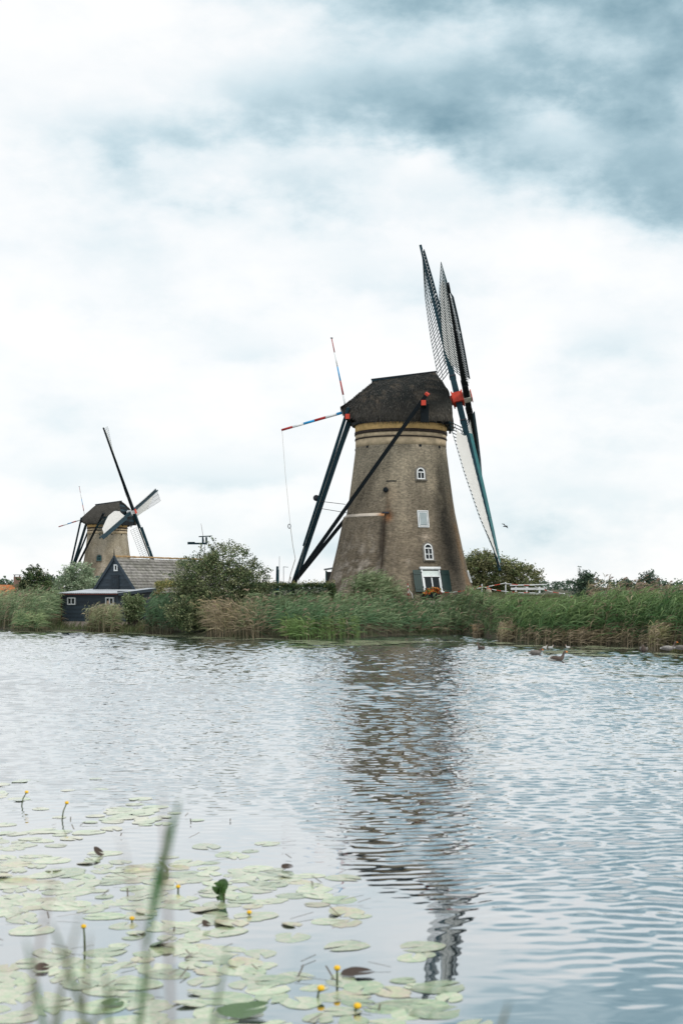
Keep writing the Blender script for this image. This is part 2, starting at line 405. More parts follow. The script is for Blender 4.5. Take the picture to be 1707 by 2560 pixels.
quads = np.stack([idx[:-1, :-1], idx[:-1, 1:], idx[1:, 1:], idx[1:, :-1]], -1).reshape(-1, 4)
gnd = link('ground', arr_mesh('ground', np.stack([GX.ravel(), GY.ravel(), GZ.ravel()], 1), quads, smooth=True), K['soil'])
tag(gnd, 'low grassy far bank rising from the water to the mill yard', 'ground', kind='structure')
# near bank under the photographer
bx = np.concatenate([[-200, -80], np.arange(-30, 30.1, 1.5), [80, 200]]); by = np.array([-40, -10, -3, -1, 0, 1, 2, 3, 4, 5, 6, 7, 7.8, 9, 12])
BX, BY = np.meshgrid(bx, by); BZ = np.interp(BY, [-40, 0, 3, 7.3, 9, 12], [1.6, 1.5, 1.05, .0, -.5, -1.2]) + (fbm(np.stack([BX.ravel(), BY.ravel(), BX.ravel() * 0], 1), 9).reshape(BX.shape) - .5) * .15
bi = np.arange(BX.size).reshape(BX.shape)
bq = np.stack([bi[:-1, :-1], bi[:-1, 1:], bi[1:, 1:], bi[1:, :-1]], -1).reshape(-1, 4)
nb = link('near_bank', arr_mesh('near_bank', np.stack([BX.ravel(), BY.ravel(), BZ.ravel()], 1), bq, smooth=True), K['soil'])
tag(nb, 'grassy near bank at the foot of the picture', 'bank', kind='structure')
def lee(x, y):           # 1 where the lily bed and the near bank shelter the water
    a = 1 - np.clip((x - np.interp(y, [9, 12, 16, 20, 26], [1.8, 1.0, .1, -1.4, -4.2])) / 1.6, 0, 1); b = 1 - np.clip((y - 18) / 7, 0, 1)
    return (a * a * (3 - 2 * a)) * (b * b * (3 - 2 * b))
def far_mat(x, y):       # where the far lily mats float
    d_ = shore(x) - y
    l_ = (d_ < 3.0 + 1.5 * np.sin(x * .5)); c_ = (y > 77 + 1.5 * np.sin(x)) & (y < 86.5 - .35 * np.maximum(0, x)); r_ = (y > 66) & (y < 80) & (fbm(np.stack([x * .5, y * .9, x * 0], 1), 44, 2) > .53)
    return np.where(x < -3, l_, np.where(x < 9.8, c_, r_)) & (d_ > .1)
wr = np.random.default_rng(5)
def waves(x, y, sc=1.):
    wr = np.random.default_rng(5); h = np.zeros_like(x); hs = np.zeros_like(x)
    X0, Y0 = x, y; x = x / sc; y = y / sc
    wx = x + .25 * np.sin(y * .9 + 1.3 * np.sin(x * .5)); wy = y + .22 * np.sin(x * .8 + 2 + np.sin(y * .6))
    for k in range(46):      # short wind ripples
        lam = wr.uniform(.17, .35); d = R(wr.normal(97, 24)); ph = wr.uniform(0, 6.28); kk = 2 * math.pi / lam
        hs += lam * np.sin(kk * (wx * math.cos(d) + wy * math.sin(d)) + ph)
    for k in range(26):      # longer wavelets
        lam = wr.uniform(.6, 1.3); d = R(wr.normal(104, 26)); ph = wr.uniform(0, 6.28); kk = 2 * math.pi / lam
        h += lam * np.sin(kk * (wx * math.cos(d) + wy * math.sin(d)) + ph)
    x, y = X0, Y0
    gust = .65 + .75 * fbm(np.stack([x * .10, y * .16, x * 0], 1), 61, 3)
    near = np.clip((y - 10.5) / 6, .16, 1); near = near * (1 - .93 * lee(x, y))
    ln = (.35 + .65 * np.clip((y - 9) / 8, 0, 1)) * (1 - .96 * lee(x, y))
    near = near * np.where(far_mat(x, y), .45, 1) * (1 + .35 * np.clip((y - 30) / 30, 0, 1)); ln = ln * np.where(far_mat(x, y), .3, 1)
    return sc * (SLS * hs / math.sqrt(46) * near * gust + SLL * h / math.sqrt(26) * ln * gust) / (2 * math.pi) * math.sqrt(2)
SLS, SLL = .115, .014    # slopes (rms) of the ripples and of the wavelets
def water_z(x, y):       # fine ripples near, blending into slightly longer ones far off
    b = np.clip((y - 30) / 18, 0, 1); b = b * b * (3 - 2 * b)
    z = waves(x, y) * np.sqrt(1 - b)
    if y.max() > 30: z = z + waves(x, y, 1.9) * np.sqrt(b)
    return z
WV = []; WQ = []; wn_ = 0
for x0, x1, y0, y1, cs in ((-11, 11, 6.0, 24, .046), (-20, 20, 24, 48, .062), (-34, 34, 48, 122, .112)):
    gx_ = np.arange(x0, x1 + cs / 2, cs); gy_ = np.arange(y0, y1 + cs / 2, cs); A, B = np.meshgrid(gx_, gy_); x, y = A.ravel(), B.ravel()
    keep = (np.abs(x) < .27 * y + 5.5) & (y < shore(x) + 1.2)
    z = np.where(keep, water_z(x, y), 0)
    z *= np.clip(np.minimum(np.abs(x - x0), np.abs(x - x1)) / .5, 0, 1) * np.clip((y - y0) / .5, 0, 1) if y0 < 10 else 1
    I = np.arange(len(x)).reshape(A.shape); q = np.stack([I[:-1, :-1], I[:-1, 1:], I[1:, 1:], I[1:, :-1]], -1).reshape(-1, 4)
    q = q[keep[q].all(1)]; us = np.zeros(len(x), int); u_ = np.unique(q); us[u_] = np.arange(len(u_))
    WV.append(np.stack([x, y, z], 1)[u_]); WQ.append(us[q] + wn_); wn_ += len(u_)
# the calm sheet round it
for x0, x1, y0, y1 in ((-3000, 3000, -60, 6.0), (-3000, -9, 6, 24.0), (9, 3000, 6, 24.0), (-3000, -14, 24, 160), (14, 3000, 24, 160)):
    WV.append(np.array([(x0, y0, -.012), (x1, y0, -.012), (x1, y1, -.012), (x0, y1, -.012)])); WQ.append(np.array([[0, 1, 2, 3]]) + wn_); wn_ += 4
wa = link('water', arr_mesh('water', np.concatenate(WV), np.concatenate(WQ), smooth=True), K['water'])
tag(wa, 'rippled grey canal water reflecting the pale sky and the mill', 'water', kind='structure')

# ------------------------------------------------------------------ windmills
PROF = [(5.72, -.3), (5.70, 0), (5.56, .6), (5.13, 1.92), (4.66, 3.9), (4.10, 6.55), (3.94, 7.54), (3.67, 9.52), (3.46, 11.18), (3.42, 11.52)]   # radius, height above the base
def rad(z): return float(np.interp(z, [p[1] for p in PROF], [p[0] for p in PROF]))
def tower_tint(az, z, kind):
    """brick colour with its stains and lichen; az in degrees (0 faces the water, + to the right), z above the base"""
    a = np.radians(az); P = np.stack([np.sin(a) * 4.5, np.cos(a) * 4.5, z], 1)
    n1 = fbm(P * .7, 1, 4); n2 = fbm(P * 2.2, 5, 4); n3 = fbm(P * np.array([5, 5, 3.]), 8, 3); ns = fbm(P * np.array([3.0, 3.0, .22]), 12, 3)
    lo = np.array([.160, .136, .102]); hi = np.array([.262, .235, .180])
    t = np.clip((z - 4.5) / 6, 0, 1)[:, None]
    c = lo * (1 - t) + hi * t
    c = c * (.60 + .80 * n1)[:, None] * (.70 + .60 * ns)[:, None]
    if kind == 'near':
        def g(a0, sa, z0, sz): return np.exp(-((az - a0) / sa) ** 2 - ((z - z0) / sz) ** 2)
        def mixc(c, m, col): m = np.clip(m, 0, 1)[:, None]; return c * (1 - m) + np.array(col) * m
        c = mixc(c, .9 * np.clip((n2 - .47) * 9, 0, 1) * np.exp(-((z - 1.6) / 1.9) ** 2) * (az < -14) * np.exp(-((az + 42) / 30) ** 2), (.40, .365, .32))
        c = mixc(c, .55 * np.clip((n3 - .55) * 8, 0, 1) * (az < -15) * np.clip((6 - z) / 4, 0, 1), (.42, .39, .34))
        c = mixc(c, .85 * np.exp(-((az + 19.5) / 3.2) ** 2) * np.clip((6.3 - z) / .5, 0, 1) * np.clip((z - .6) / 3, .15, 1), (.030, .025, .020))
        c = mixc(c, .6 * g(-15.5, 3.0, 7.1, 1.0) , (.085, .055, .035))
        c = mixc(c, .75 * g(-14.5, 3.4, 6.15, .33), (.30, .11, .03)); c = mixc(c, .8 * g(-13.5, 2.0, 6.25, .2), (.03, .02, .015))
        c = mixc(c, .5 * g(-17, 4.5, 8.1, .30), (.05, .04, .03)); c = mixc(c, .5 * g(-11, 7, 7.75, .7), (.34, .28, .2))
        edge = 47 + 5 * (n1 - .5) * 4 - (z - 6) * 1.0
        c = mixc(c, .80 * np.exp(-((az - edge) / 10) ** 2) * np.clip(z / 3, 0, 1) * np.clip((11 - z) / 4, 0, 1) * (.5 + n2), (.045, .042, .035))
        c = mixc(c, .5 * np.exp(-((az - edge - 20) / 7) ** 2) * np.clip((n2 - .35) * 4, 0, 1) * np.clip((9 - z) / 3, 0, 1), (.22, .125, .055))
        c = mixc(c, .35 * g(22, 6, 4.65, .35) + .7 * g(21.5, 3.5, 4.62, .12), (.42, .36, .29))
        c = mixc(c, .75 * g(3.5, 1.0, 2.85, .14) + .6 * g(5, .8, 2.7, .12), (.50, .45, .38))
        c = mixc(c, .5 * np.exp(-((az + 8.6) / .5) ** 2) * (z < 4) , (.22, .19, .15))
        c = mixc(c, .35 * np.clip((n1 - .58) * 6, 0, 1), (.30, .26, .19))
    else:
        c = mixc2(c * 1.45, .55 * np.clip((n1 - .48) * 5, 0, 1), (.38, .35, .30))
    return c
def mixc2(c, m, col): m = np.clip(m, 0, 1)[:, None]; return c * (1 - m) + np.array(col) * m

def ring_mesh(name, prof, n=160, tint=None, a0=180, a1=540, close=True):
    """a ring or part of one about the mill's axis; angles in degrees, 0 faces -y, + to +x"""
    az = np.linspace(a0, a1, n + 1); full = abs(a1 - a0 - 360) < 1e-6
    if full: az = az[:-1]
    m = len(az); V = []; U = []; A = []; Z = []
    for r, z in prof:
        t = np.radians(az); V.append(np.stack([r * np.sin(t), -r * np.cos(t), np.full(m, z)], 1))
        U.append(np.stack([t * 4.6, np.full(m, z)], 1)); A.append(az); Z.append(np.full(m, z))
    V = np.concatenate(V); U = np.concatenate(U); A = np.concatenate(A); Z = np.concatenate(Z)
    F = []; k = len(prof); mm = m if full else m - 1
    j = np.arange(mm); j2 = (j + 1) % m
    for i in range(k - 1): F.append(np.stack([i * m + j, i * m + j2, (i + 1) * m + j2, (i + 1) * m + j], 1))
    F = np.concatenate(F)
    if not full:
        pass
    T = np.ones((len(V), 3)) if tint is None else tint(((A + 180) % 360) - 180, Z)
    return arr_mesh(name, V, F, tint=T, uv=U, smooth=True)

def on_wall(az, z):
    """matrix at a point of the wall: x along the wall, y inwards, z up the batter"""
    t = R(az); r = rad(z); sl = (rad(z + .3) - rad(z - .3)) / .6
    out = Vector((math.sin(t), -math.cos(t), 0)); x = Vector((math.cos(t), math.sin(t), 0))
    up = (Vector((0, 0, 1)) + out * sl).normalized(); y = up.cross(x)
    M = Matrix((x, y, up)).transposed().to_4x4(); M.translation = out * r + Vector((0, 0, z)); return M

def arch_pts(w, h, n=10):
    hr = w / 2; pts = [(-hr, -h / 2), (hr, -h / 2)]
    for i in range(n + 1):
        t = math.pi * i / n; pts.append((hr * math.cos(t), h / 2 - hr + hr * math.sin(t)))
    return pts
def prism(pts, y0, y1):
    b = MB(); n = len(pts); vs = [(x, y0, z) for x, z in pts] + [(x, y1, z) for x, z in pts]
    b.add(vs, [tuple(range(n)), tuple(range(n, 2 * n))[::-1]] + [(i, i + n, (i + 1) % n + n, (i + 1) % n) for i in range(n)]); return b
def frame_prism(o, i, y0, y1):
    b = MB(); n = len(o); vs = [(x, y0, z) for x, z in o] + [(x, y0, z) for x, z in i] + [(x, y1, z) for x, z in o] + [(x, y1, z) for x, z in i]
    fs = []
    for k in range(n):
        q = (k + 1) % n
        fs += [(k, q, n + q, n + k), (k, 2 * n + k, 2 * n + q, q), (n + k, n + q, 3 * n + q, 3 * n + k)]
    b.add(vs, fs); return b
def scale_pts(p, s, w, h): return [(x * (w - 2 * s) / w, z * (h - 2 * s) / h) for x, z in p]

def arch_window(root, az, z, w, h, panes, framem, second=False):
    M = on_wall(az, z)
    win = frame_prism(scale_pts(arch_pts(w, h), -.14, w, h), scale_pts(arch_pts(w, h), -.005, w, h), -.035, .25).build('window', K['grey'], root, M=M)
    P = arch_pts(w, h)
    frame_prism(P, scale_pts(P, .075, w, h), -.075, .1).build('frame', framem, win)
    prism(scale_pts(P, .07, w, h), -.045, .02).build('pane', K['glass'], win)
    zt = h / 2 - w / 2
    mb = MB().box((0, -.062, zt - .02), (w - .16, .05, .07)).box((0, -.060, (zt - h / 2) / 2 - .01), (.05, .046, zt + h / 2 - .18))
    if panes == 4: mb.box((0, -.057, -h / 2 + (h / 2 + zt) * .48), (w - .16, .04, .045))
    mb.build('glazing_bar', framem, win)
    MB().box((.05, -.07, -h / 2 - .07), (w + .22, .20, .085)).build('sill', K['grey'], win)
    return win

def make_mill(name, loc, psi, label, kind, th, tau, cloth, base=0):
    root = thing(name, loc, label, 'windmill', -psi)
    near = kind == 'near'; pd = math.degrees(psi)
    # tower; local azimuth = world azimuth + psi
    zs = np.linspace(-.3, 11.5, 70 if near else 36); prof = [(rad(z), z) for z in zs]
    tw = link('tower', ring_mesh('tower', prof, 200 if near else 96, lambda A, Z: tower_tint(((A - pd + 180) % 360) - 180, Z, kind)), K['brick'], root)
    # painted rings below the cap
    e = .03
    for nm, m, za, zb, ex in (('painted_band', K['tan'], 11.50, 12.06, .02), ('brick_band', K['darkband'], 12.06, 12.15, .07), ('painted_band', K['tan'], 12.15, 12.44, .03),
                              ('brick_band', K['darkband'], 12.44, 12.66, .09), ('painted_band', K['yellow'], 12.66, 13.35, .05)):
        b = MB(); r = 3.42 + ex; nseg = 96
        link(nm, ring_mesh(nm, [(3.2, za), (r, za), (r, zb), (3.2, zb)], nseg), m, root)
    for az in (-48.4, -13, 22, 53.8, 95, 140, -95, -140):
        M = on_wall(az + pd, 11.40); MB().box((0, 0, 0), (.17, .10, .17)).build('putlog_hole', K['black'], root, M=M)
    lf = 1.0
    # windows
    wf = K['white'] if near else K['teal_light']
    if near:
        arch_window(root, 20.6 + pd, 9.31, .63, .86, 2, wf)
        arch_window(root, 22.4 + pd, 3.53, .66, 1.22, 4, wf)
        M = on_wall(20.2 + pd, 5.95); w, h = .86, 1.27
        def rect(w, h): return [(-w / 2, -h / 2), (w / 2, -h / 2), (w / 2, h / 2), (-w / 2, h / 2)]
        win = frame_prism(rect(w, h), rect(w - .12, h - .12), -.06, .15).build('window', K['white'], root, M=M)
        frame_prism(rect(w - .12, h - .12), rect(w - .20, h - .20), -.045, .1).build('frame', K['teal'], win)
        frame_prism(rect(w - .20, h - .20), rect(w - .30, h - .30), -.06, .1).build('sash', K['white'], win)
        prism(rect(w - .28, h - .28), -.028, .05).build('pane', K['glass'], win)
        MB().box((0, -.036, .02), (w - .32, .012, h - .34)).build('blind', mat('net_curtain', (.30, .36, .38), .7, .12, 2), win)
        M = on_wall(22.3 + pd, 1.45); w, h = 1.50, 1.78
        win = frame_prism(rect(w, h), rect(w - .2, h - .2), -.10, .3).build('window', K['white'], root, M=M)
        MB().box((-.02, -.11, h / 2 + .02), (w + .14, .16, .15)).build('lintel', K['white'], win)
        MB().box((0, -.04, h / 2 - .36), (w - .24, .05, .36)).build('blind', K['blind'], win)
        mb = MB().box((0, -.07, h / 2 - .60), (w - .21, .07, .09)).box((0, -.071, -.24), (.075, .075, h - .95))
        for sx in (-1, 1): mb.box((sx * (w / 2 - .135), -.068, -.22), (.07, .06, h - 1.0))
        mb.build('glazing_bar', K['white'], win)
        prism(rect(w - .2, h - .2), -.02, .1).build('pane', K['glass'], win)
        MB().box((0, -.10, -h / 2 - .05), (w + .1, .25, .09)).build('sill', K['white'], win)
        for sx, ww in ((-1, .62), (1, .70)):
            sh = MB(); 
            for q in range(4): sh.box((sx * (w / 2 + .05 + ww * (q + .5) / 4), -.06, -.06), (ww / 4 - .008, .05, h - .12))
            shut = sh.build('shutter', K['green'], win)
            for zq in (h / 2 - .42, -h / 2 + .25):
                MB().box((sx * (w / 2 + .05 + ww / 2), -.095, zq), (ww - .05, .03, .10)).build('shutter_ledge', K['green'], win)
                MB().box((sx * (w / 2 + .02), -.10, zq + .1), (.10, .04, .06)).build('hinge', K['black'], win)
        M = on_wall(79 + pd, 1.75); win = frame_prism(rect(.7, .95), rect(.5, .75), -.06, .2).build('window', K['white'], root, M=M)
        prism(rect(.52, .77), -.02, .1).build('pane', K['glass'], win)
        # the thicker brick casing on the left and its mortar ledge
        def prf(z): return rad(z) + float(np.interp(z, [0, 6.3], [.20, .17]))
        zc = np.linspace(-.3, 6.25, 40); A0, A1 = -178 + pd, -18.5 + pd
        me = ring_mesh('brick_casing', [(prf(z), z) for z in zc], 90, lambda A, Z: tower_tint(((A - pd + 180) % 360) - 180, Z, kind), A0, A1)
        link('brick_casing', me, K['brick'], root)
        for aa in (A0, A1):      # its two end faces
            t = R(aa); V = []; 
            for z in zc:
                for rr in (prf(z), rad(z) - .1): V.append((rr * math.sin(t), -rr * math.cos(t), z))
            V = np.array(V); q = np.array([(2 * i, 2 * i + 1, 2 * i + 3, 2 * i + 2) for i in range(len(zc) - 1)])
            me = arr_mesh('casing_end', V, q, tint=np.full((len(V), 3), .05) * np.array([1, .8, .65]), uv=V[:, [0, 2]]); link('casing_end', me, K['brick'], root)
        ledge = ring_mesh('mortar_ledge', [(prf(6.2) + .02, 6.18), (prf(6.25) + .03, 6.25), (rad(6.4) - .02, 6.42)], 90, None, A0, A1)
        n_ = len(ledge.vertices); co = np.empty(n_ * 3); ledge.vertices.foreach_get('co', co); co = co.reshape(-1, 3)
        azv = np.degrees(np.arctan2(co[:, 0], -co[:, 1])) - pd
        tt = np.array([.52, .47, .40]) * (.7 + .6 * fbm(co * 2, 4))[:, None]; tt = mixc2(tt, .9 * np.exp(-((azv + 20) / 5) ** 2), (.38, .16, .04))
        c4 = np.ones((n_, 4), np.float32); c4[:, :3] = tt; ledge.attributes['tint'].data.foreach_set('color', c4.ravel())
        link('mortar_ledge', ledge, K['feather'], root)
        M = on_wall(-18.3 + pd, 8.08); MB().tube([(0, .2, 0), (0, -.10, 0), (0, -.22, -.01), (0, -.26, -.02)], [.15, .17, .19, .14], 14).build('stove_pipe', K['black'], root, True, M=M)
        M = on_wall(-13.0 + pd, 8.75); MB().box((0, .03, 0), (.75, .12, .07)).build('wall_slit', K['black'], root, M=M)
        M = on_wall(-16.5 + pd, 6.3); MB().box((-.1, .0, .1), (.5, .25, .12)).build('iron_stub', K['steel'], root, M=M)
        MB().lathe([(5.9, -.35), (5.9, -.02), (5.6, -.02)], 96).build('plinth_course', K['plinth'], root)
    else:
        arch_window(root, -2 + pd - 9, 7.35, .78, 1.0, 4, wf)
        arch_window(root, -3 + pd - 9, 3.6, .78, 1.25, 4, wf)
        M = on_wall(-50 + pd - 9, 5.6)
        def rect(w, h): return [(-w / 2, -h / 2), (w / 2, -h / 2), (w / 2, h / 2), (-w / 2, h / 2)]
        win = frame_prism(rect(.62, .95), rect(.36, .66), -.06, .2).build('window', K['white'], root, M=M)
        prism(rect(.38, .68), -.01, .1).build('pane', K['glass'], win)
    # cap
    secs = [(-4.52, 14.64, 14.50, .75), (-4.2, 14.86, 14.10, 1.6), (-3.75, 15.22, 13.70, 2.35), (-3.0, 15.85, 13.30, 3.05), (-2.05, 16.62, 13.12, 3.65),
            (-.6, 16.82, 13.08, 4.0), (1.0, 17.05, 13.08, 4.0), (2.3, 17.22, 13.10, 3.75)]
    shp = [(1.0, .0), (1.012, .07), (1.0, .16), (.95, .30), (.86, .46), (.73, .62), (.56, .77), (.36, .89), (.16, .97), (.03, 1.0)]
    def fs(zr): return float(np.interp(zr, [13.1, 14.5, 15.55, 17.25], [3.95, 3.92, 3.62, 2.55]))   # front edge of the thatch
    zz9 = np.linspace(0, 1, 30); ii = np.linspace(0, len(shp) - 1, 30); shf = [(float(np.interp(q, range(len(shp)), [k[0] for k in shp])), float(np.interp(q, range(len(shp)), [k[1] for k in shp]))) for q in ii]
    full = shf + [(-x, z) for x, z in shf[::-1]]
    rows = []
    secs2 = []
    for i in range(len(secs) - 1):
        nsub = 6
        for k in range(nsub): secs2.append([secs[i][q] + (secs[i + 1][q] - secs[i][q]) * k / nsub for q in range(4)])
    secs2.append(list(secs[-1]))
    for s_, zr, ze, w in secs2:
        rows.append([(s_, w * x, ze + (zr - ze) * z) for x, z in full])
    for kk in (.5, 1.0):
        zr, ze, w = 17.25, 13.12, 3.75 - .5 * kk
        rows.append([((2.3 * (1 - kk) + fs(ze + (zr - ze) * z) * kk), w * x * (1 - .0 * kk), ze + (zr - ze) * z) for x, z in full])
    V = np.array(rows); nr, nc = V.shape[:2]; V = V.reshape(-1, 3)
    V = V + (fbm(V * 1.1, 21)[:, None] - .5) * np.array([.22, .22, .16])
    I = np.arange(nr * nc).reshape(nr, nc); q = np.stack([I[:-1, :-1], I[1:, :-1], I[1:, 1:], I[:-1, 1:]], -1).reshape(-1, 4)
    fr_ = (V[:, 2] - 13.1) / 4.2; na = fbm(V * 1.5, 51, 4); nb0 = fbm(V * np.array([3.4, 3.4, 2.0]), 52, 3)
    tc_ = np.array([.022, .025, .024]) * np.ones((len(V), 1))
    tc_ = mixc2(tc_, .75 * np.clip((nb0 - .52) * 7, 0, 1) * np.clip((na - .38) * 6, 0, 1), (.100, .084, .066))
    tc_ = mixc2(tc_, .85 * np.clip((.42 - fr_) * 3, 0, 1) * (.5 + na), (.062, .058, .050))
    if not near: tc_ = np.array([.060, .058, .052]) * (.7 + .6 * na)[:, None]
    me = arr_mesh('cap', V, q, tint=tc_, smooth=True); cap = link('cap', me, K['thatch'], root)
    so = cap.modifiers.new('thick', 'SOLIDIFY'); so.thickness = .26; so.offset = 1
    if near:      # loose straw ends fringing the eave and rough thatch
        nb_ = 5200; ri = rng.integers(0, nr - 1, nb_); ci = rng.integers(0, nc - 1, nb_); a_, b_ = rng.random(nb_), rng.random(nb_)
        P0 = V.reshape(nr, nc, 3)
        p = (P0[ri, ci] * ((1 - a_) * (1 - b_))[:, None] + P0[ri + 1, ci] * (a_ * (1 - b_))[:, None] + P0[ri, ci + 1] * ((1 - a_) * b_)[:, None] + P0[ri + 1, ci + 1] * (a_ * b_)[:, None])
        dn = P0[ri, np.where(ci < nc // 2, ci, ci + 1)] - P0[ri, np.where(ci < nc // 2, ci + 1, ci)]; dn /= np.linalg.norm(dn, axis=1)[:, None] + 1e-6
        nrm = np.cross(P0[ri + 1, ci] - P0[ri, ci], P0[ri, ci + 1] - P0[ri, ci]); nrm /= np.linalg.norm(nrm, axis=1)[:, None] + 1e-6
        nrm *= np.sign((nrm * (p - np.array([0, 0, 14.])))[:, :].sum(1))[:, None]
        side = np.cross(dn, nrm); L_ = .16 + .2 * rng.random(nb_); w_ = .03
        t0 = p + nrm * .01 - side * w_; t1 = p + nrm * .01 + side * w_; t2 = p + dn * L_[:, None] + nrm * (.03 + .05 * rng.random(nb_))[:, None] + side * rng.normal(0, .05, nb_)[:, None]
        VV = np.stack([t0, t1, t2], 1).reshape(-1, 3); TT = np.arange(nb_ * 3).reshape(-1, 3)
        cl = np.array([.044, .041, .035]) * (.35 + 1.3 * rng.random(nb_))[:, None] ** 1.3
        st = link('straw_ends', arr_mesh('straw_ends', VV, None, TT, tint=np.repeat(cl, 3, 0)), K['blade'], root); st['kind'] = 'stuff'
    rb = MB().beam((-2.2, -.14, 16.60), (2.65, -.14, 17.16), .10, .26).beam((-2.2, .14, 16.60), (2.65, .14, 17.16), .10, .26)
    rb.build('ridge_board', K['teal'], root)
    MB().beam((-2.25, 0, 16.75), (2.72, 0, 17.30), .42, .07).build('ridge_cap', K['steel'], root)
    ring = MB().lathe([(3.72, 13.16), (3.72, 13.38), (3.5, 13.5), (3.0, 13.5)], 48, caps=True); ring.build('cap_sill', K['black'], root)
    # boards closing the front of the cap
    nbd = 9
    for i in range(nbd):
        z0, z1 = 13.3 + i * .42, 13.3 + (i + 1) * .42 - .03
        if z1 > 17.05: break
        def hw(z):
            f = (z - 13.12) / (17.25 - 13.12); zz_ = [k[1] for k in shp]; return float(np.interp(f, zz_, [k[0] for k in shp])) * 3.2 - .25
        a_, b_ = hw(z0), hw(z1)
        MB().add([(fs(z0) - .22, -a_, z0), (fs(z0) - .22, a_, z0), (fs(z1) - .24, b_, z1), (fs(z1) - .24, -b_, z1),
                  (fs(z0) - .30, -a_, z0), (fs(z0) - .30, a_, z0), (fs(z1) - .32, b_, z1), (fs(z1) - .32, -b_, z1)],
                 [(0, 1, 2, 3), (7, 6, 5, 4), (0, 4, 5, 1), (2, 6, 7, 3), (1, 5, 6, 2), (0, 3, 7, 4)]).build('front_board', K['teal'] if i % 2 else K['black'], root)
    MB().box((3.55, 0, 13.25), (.4, 4.6, .4)).build('storm_beam', K['black'], root)
    for yq in (-1.7, 1.7): MB().box((3.7, yq, 13.02), (.16, .14, .5)).build('gutter_peg', K['black'], root)
    # cross beams and tail
    long_end = [(1.88, -6.0, 14.15), (1.88, 6.0, 14.15)]
    short_end = [(-3.86, -2.25, 13.68), (-3.86, 2.25, 13.68)]
    MB().beam(long_end[0], long_end[1], .34, .36).build('long_cross_beam', K['black'], root)
    MB().beam(short_end[0], short_end[1], .32, .34).build('short_cross_beam', K['black'], root)
    redm = K['red'] if near else K['black']
    for p in long_end + short_end:
        y = p[1] + (-.12 if p[1] < 0 else .12)
        MB().box((p[0], y, p[2] + .0), (.33, .24, .36)).build('beam_end', redm, root)
    for p in long_end:
        sy = -1 if p[1] < 0 else 1
        MB().box((1.92, sy * 4.25, 13.62), (.56, .5, 1.30)).build('beam_guard', K['black'], root)
    MB().beam((-8.62, 0, -.1), (-3.62, 0, 14.5), .40, .42, up=(0, 1, 0), w2=.34, h2=.34).build('tail_post', K['teal'], root)
    for sy in (-1, 1):
        MB().beam((2.08, sy * 6.02, 14.72), (-8.1, sy * .30, 1.45), .26, .30, up=(0, 1, 0)).build('long_brace', K['black'], root)
        MB().beam((-3.80, sy * 2.30, 14.35), (-7.35, sy * .26, 4.1), .22, .26, up=(0, 1, 0)).build('short_brace', K['teal'], root)
        d = (Vector((2.08, sy * 6.02, 14.72)) - Vector((-8.1, sy * .30, 1.45))).normalized()
        MB().beam(Vector((2.08, sy * 6.02, 14.72)), Vector((2.08, sy * 6.02, 14.72)) + d * .17, .28, .42, up=(0, 1, 0)).build('brace_end', redm, root)
    MB().beam((-7.95, -.9, .9), (-7.95, .9, .9), .16).tube([(-8.2, -.7, 1.0), (-8.2, .7, 1.0)], .14, 10).build('capstan', K['black'], root)
    MB().beam((-6.45, -1.5, 6.55), (-6.45, 1.5, 6.55), .10, .10).build('tail_step', K['black'], root) if not near else None
    if near:
        MB().tube([(-6.42, -.32, 7.75), (-6.40, -.14, 7.75)], .24, 14).build('pulley', K['steel'], root, True)
        MB().tube([(-6.5, -.2, 7.55), (-4.05, -2.1, 7.15)], .022, 5).tube([(-6.35, -.2, 7.0), (-3.75, -1.7, 6.5)], .022, 5).build('tie_rod', K['steel'], root)
        ro = MB().tube([(-9.0, -.5, 12.85), (-8.75, -.5, 9.5), (-8.35, -.5, 5.45)], .012, 4).tube([(-8.35, -.5, 5.45), (-8.2, -.45, 4.2), (-8.0, -.4, 3.1)], .022, 5)
        ro.tube([(-8.0, -.42, 3.1), (-8.35, -.45, 2.0), (-8.6, -.4, .9)], .03, 5).tube([(-8.35, -.45, 1.75), (-8.45, -.45, .4)], .03, 5)
        ro.tube([(-4.1, -2.0, 12.9), (-7.3, -.6, 4.0), (-8.1, -.5, .3)], .010, 4)
        ro.build('hauling_rope', K['rope'], root)
        MB().tube([(-8.45 + .1 * math.cos(t), -.5, 5.6 + .17 * math.sin(t)) for t in np.linspace(0, 6.28, 10)], .03, 5).build('rope_ring', K['steel'], root)
    # striped poles: the brake lever and the flagpole
    def striped(nm, a, b, ra, rbb, cols):
        a = Vector(a); b = Vector(b); n = len(cols)
        pole = None
        for i, cname in enumerate(cols):
            p0 = a.lerp(b, i / n); p1 = a.lerp(b, (i + 1) / n); r0 = ra + (rbb - ra) * i / n; r1 = ra + (rbb - ra) * (i + 1) / n
            o = MB().tube([p0, p1], [r0, r1], 8).build('pole_stripe' if pole is not None else nm, K[cname], pole if pole is not None else root, True)
            if pole is None: pole = o
        return pole
    striped('brake_lever', (-9.05, -.5, 12.92), (-4.0, -.5, 14.32), .085, .11, ['pole_red', 'white', 'pole_blue', 'pole_red', 'white', 'pole_blue'])
    fp = striped('flagpole', (-4.15, -.2, 14.5), (-5.25, -.2, 19.9), .075, .035, ['white', 'pole_red', 'pole_blue', 'white', 'pole_red'])
    MB().lathe([(.10, 0), (.10, .05), (.02, .07)], 8, (-5.25, -.2, 19.9)).build('pole_cap', K['steel'], fp)
    # rotor
    a = Vector((math.cos(tau), 0, math.sin(tau))); v = Vector((-math.sin(tau), 0, math.cos(tau))); u = Vector((0, 1, 0))
    hub = Vector((4.65, 0, 15.28)); L = 14.65 if near else 15.35
    MB().tube([hub - a * 4.2, hub - a * .9, hub - a * .75], [.30, .34, .42], 14).build('windshaft', K['red'] if near else K['black'], root, True)
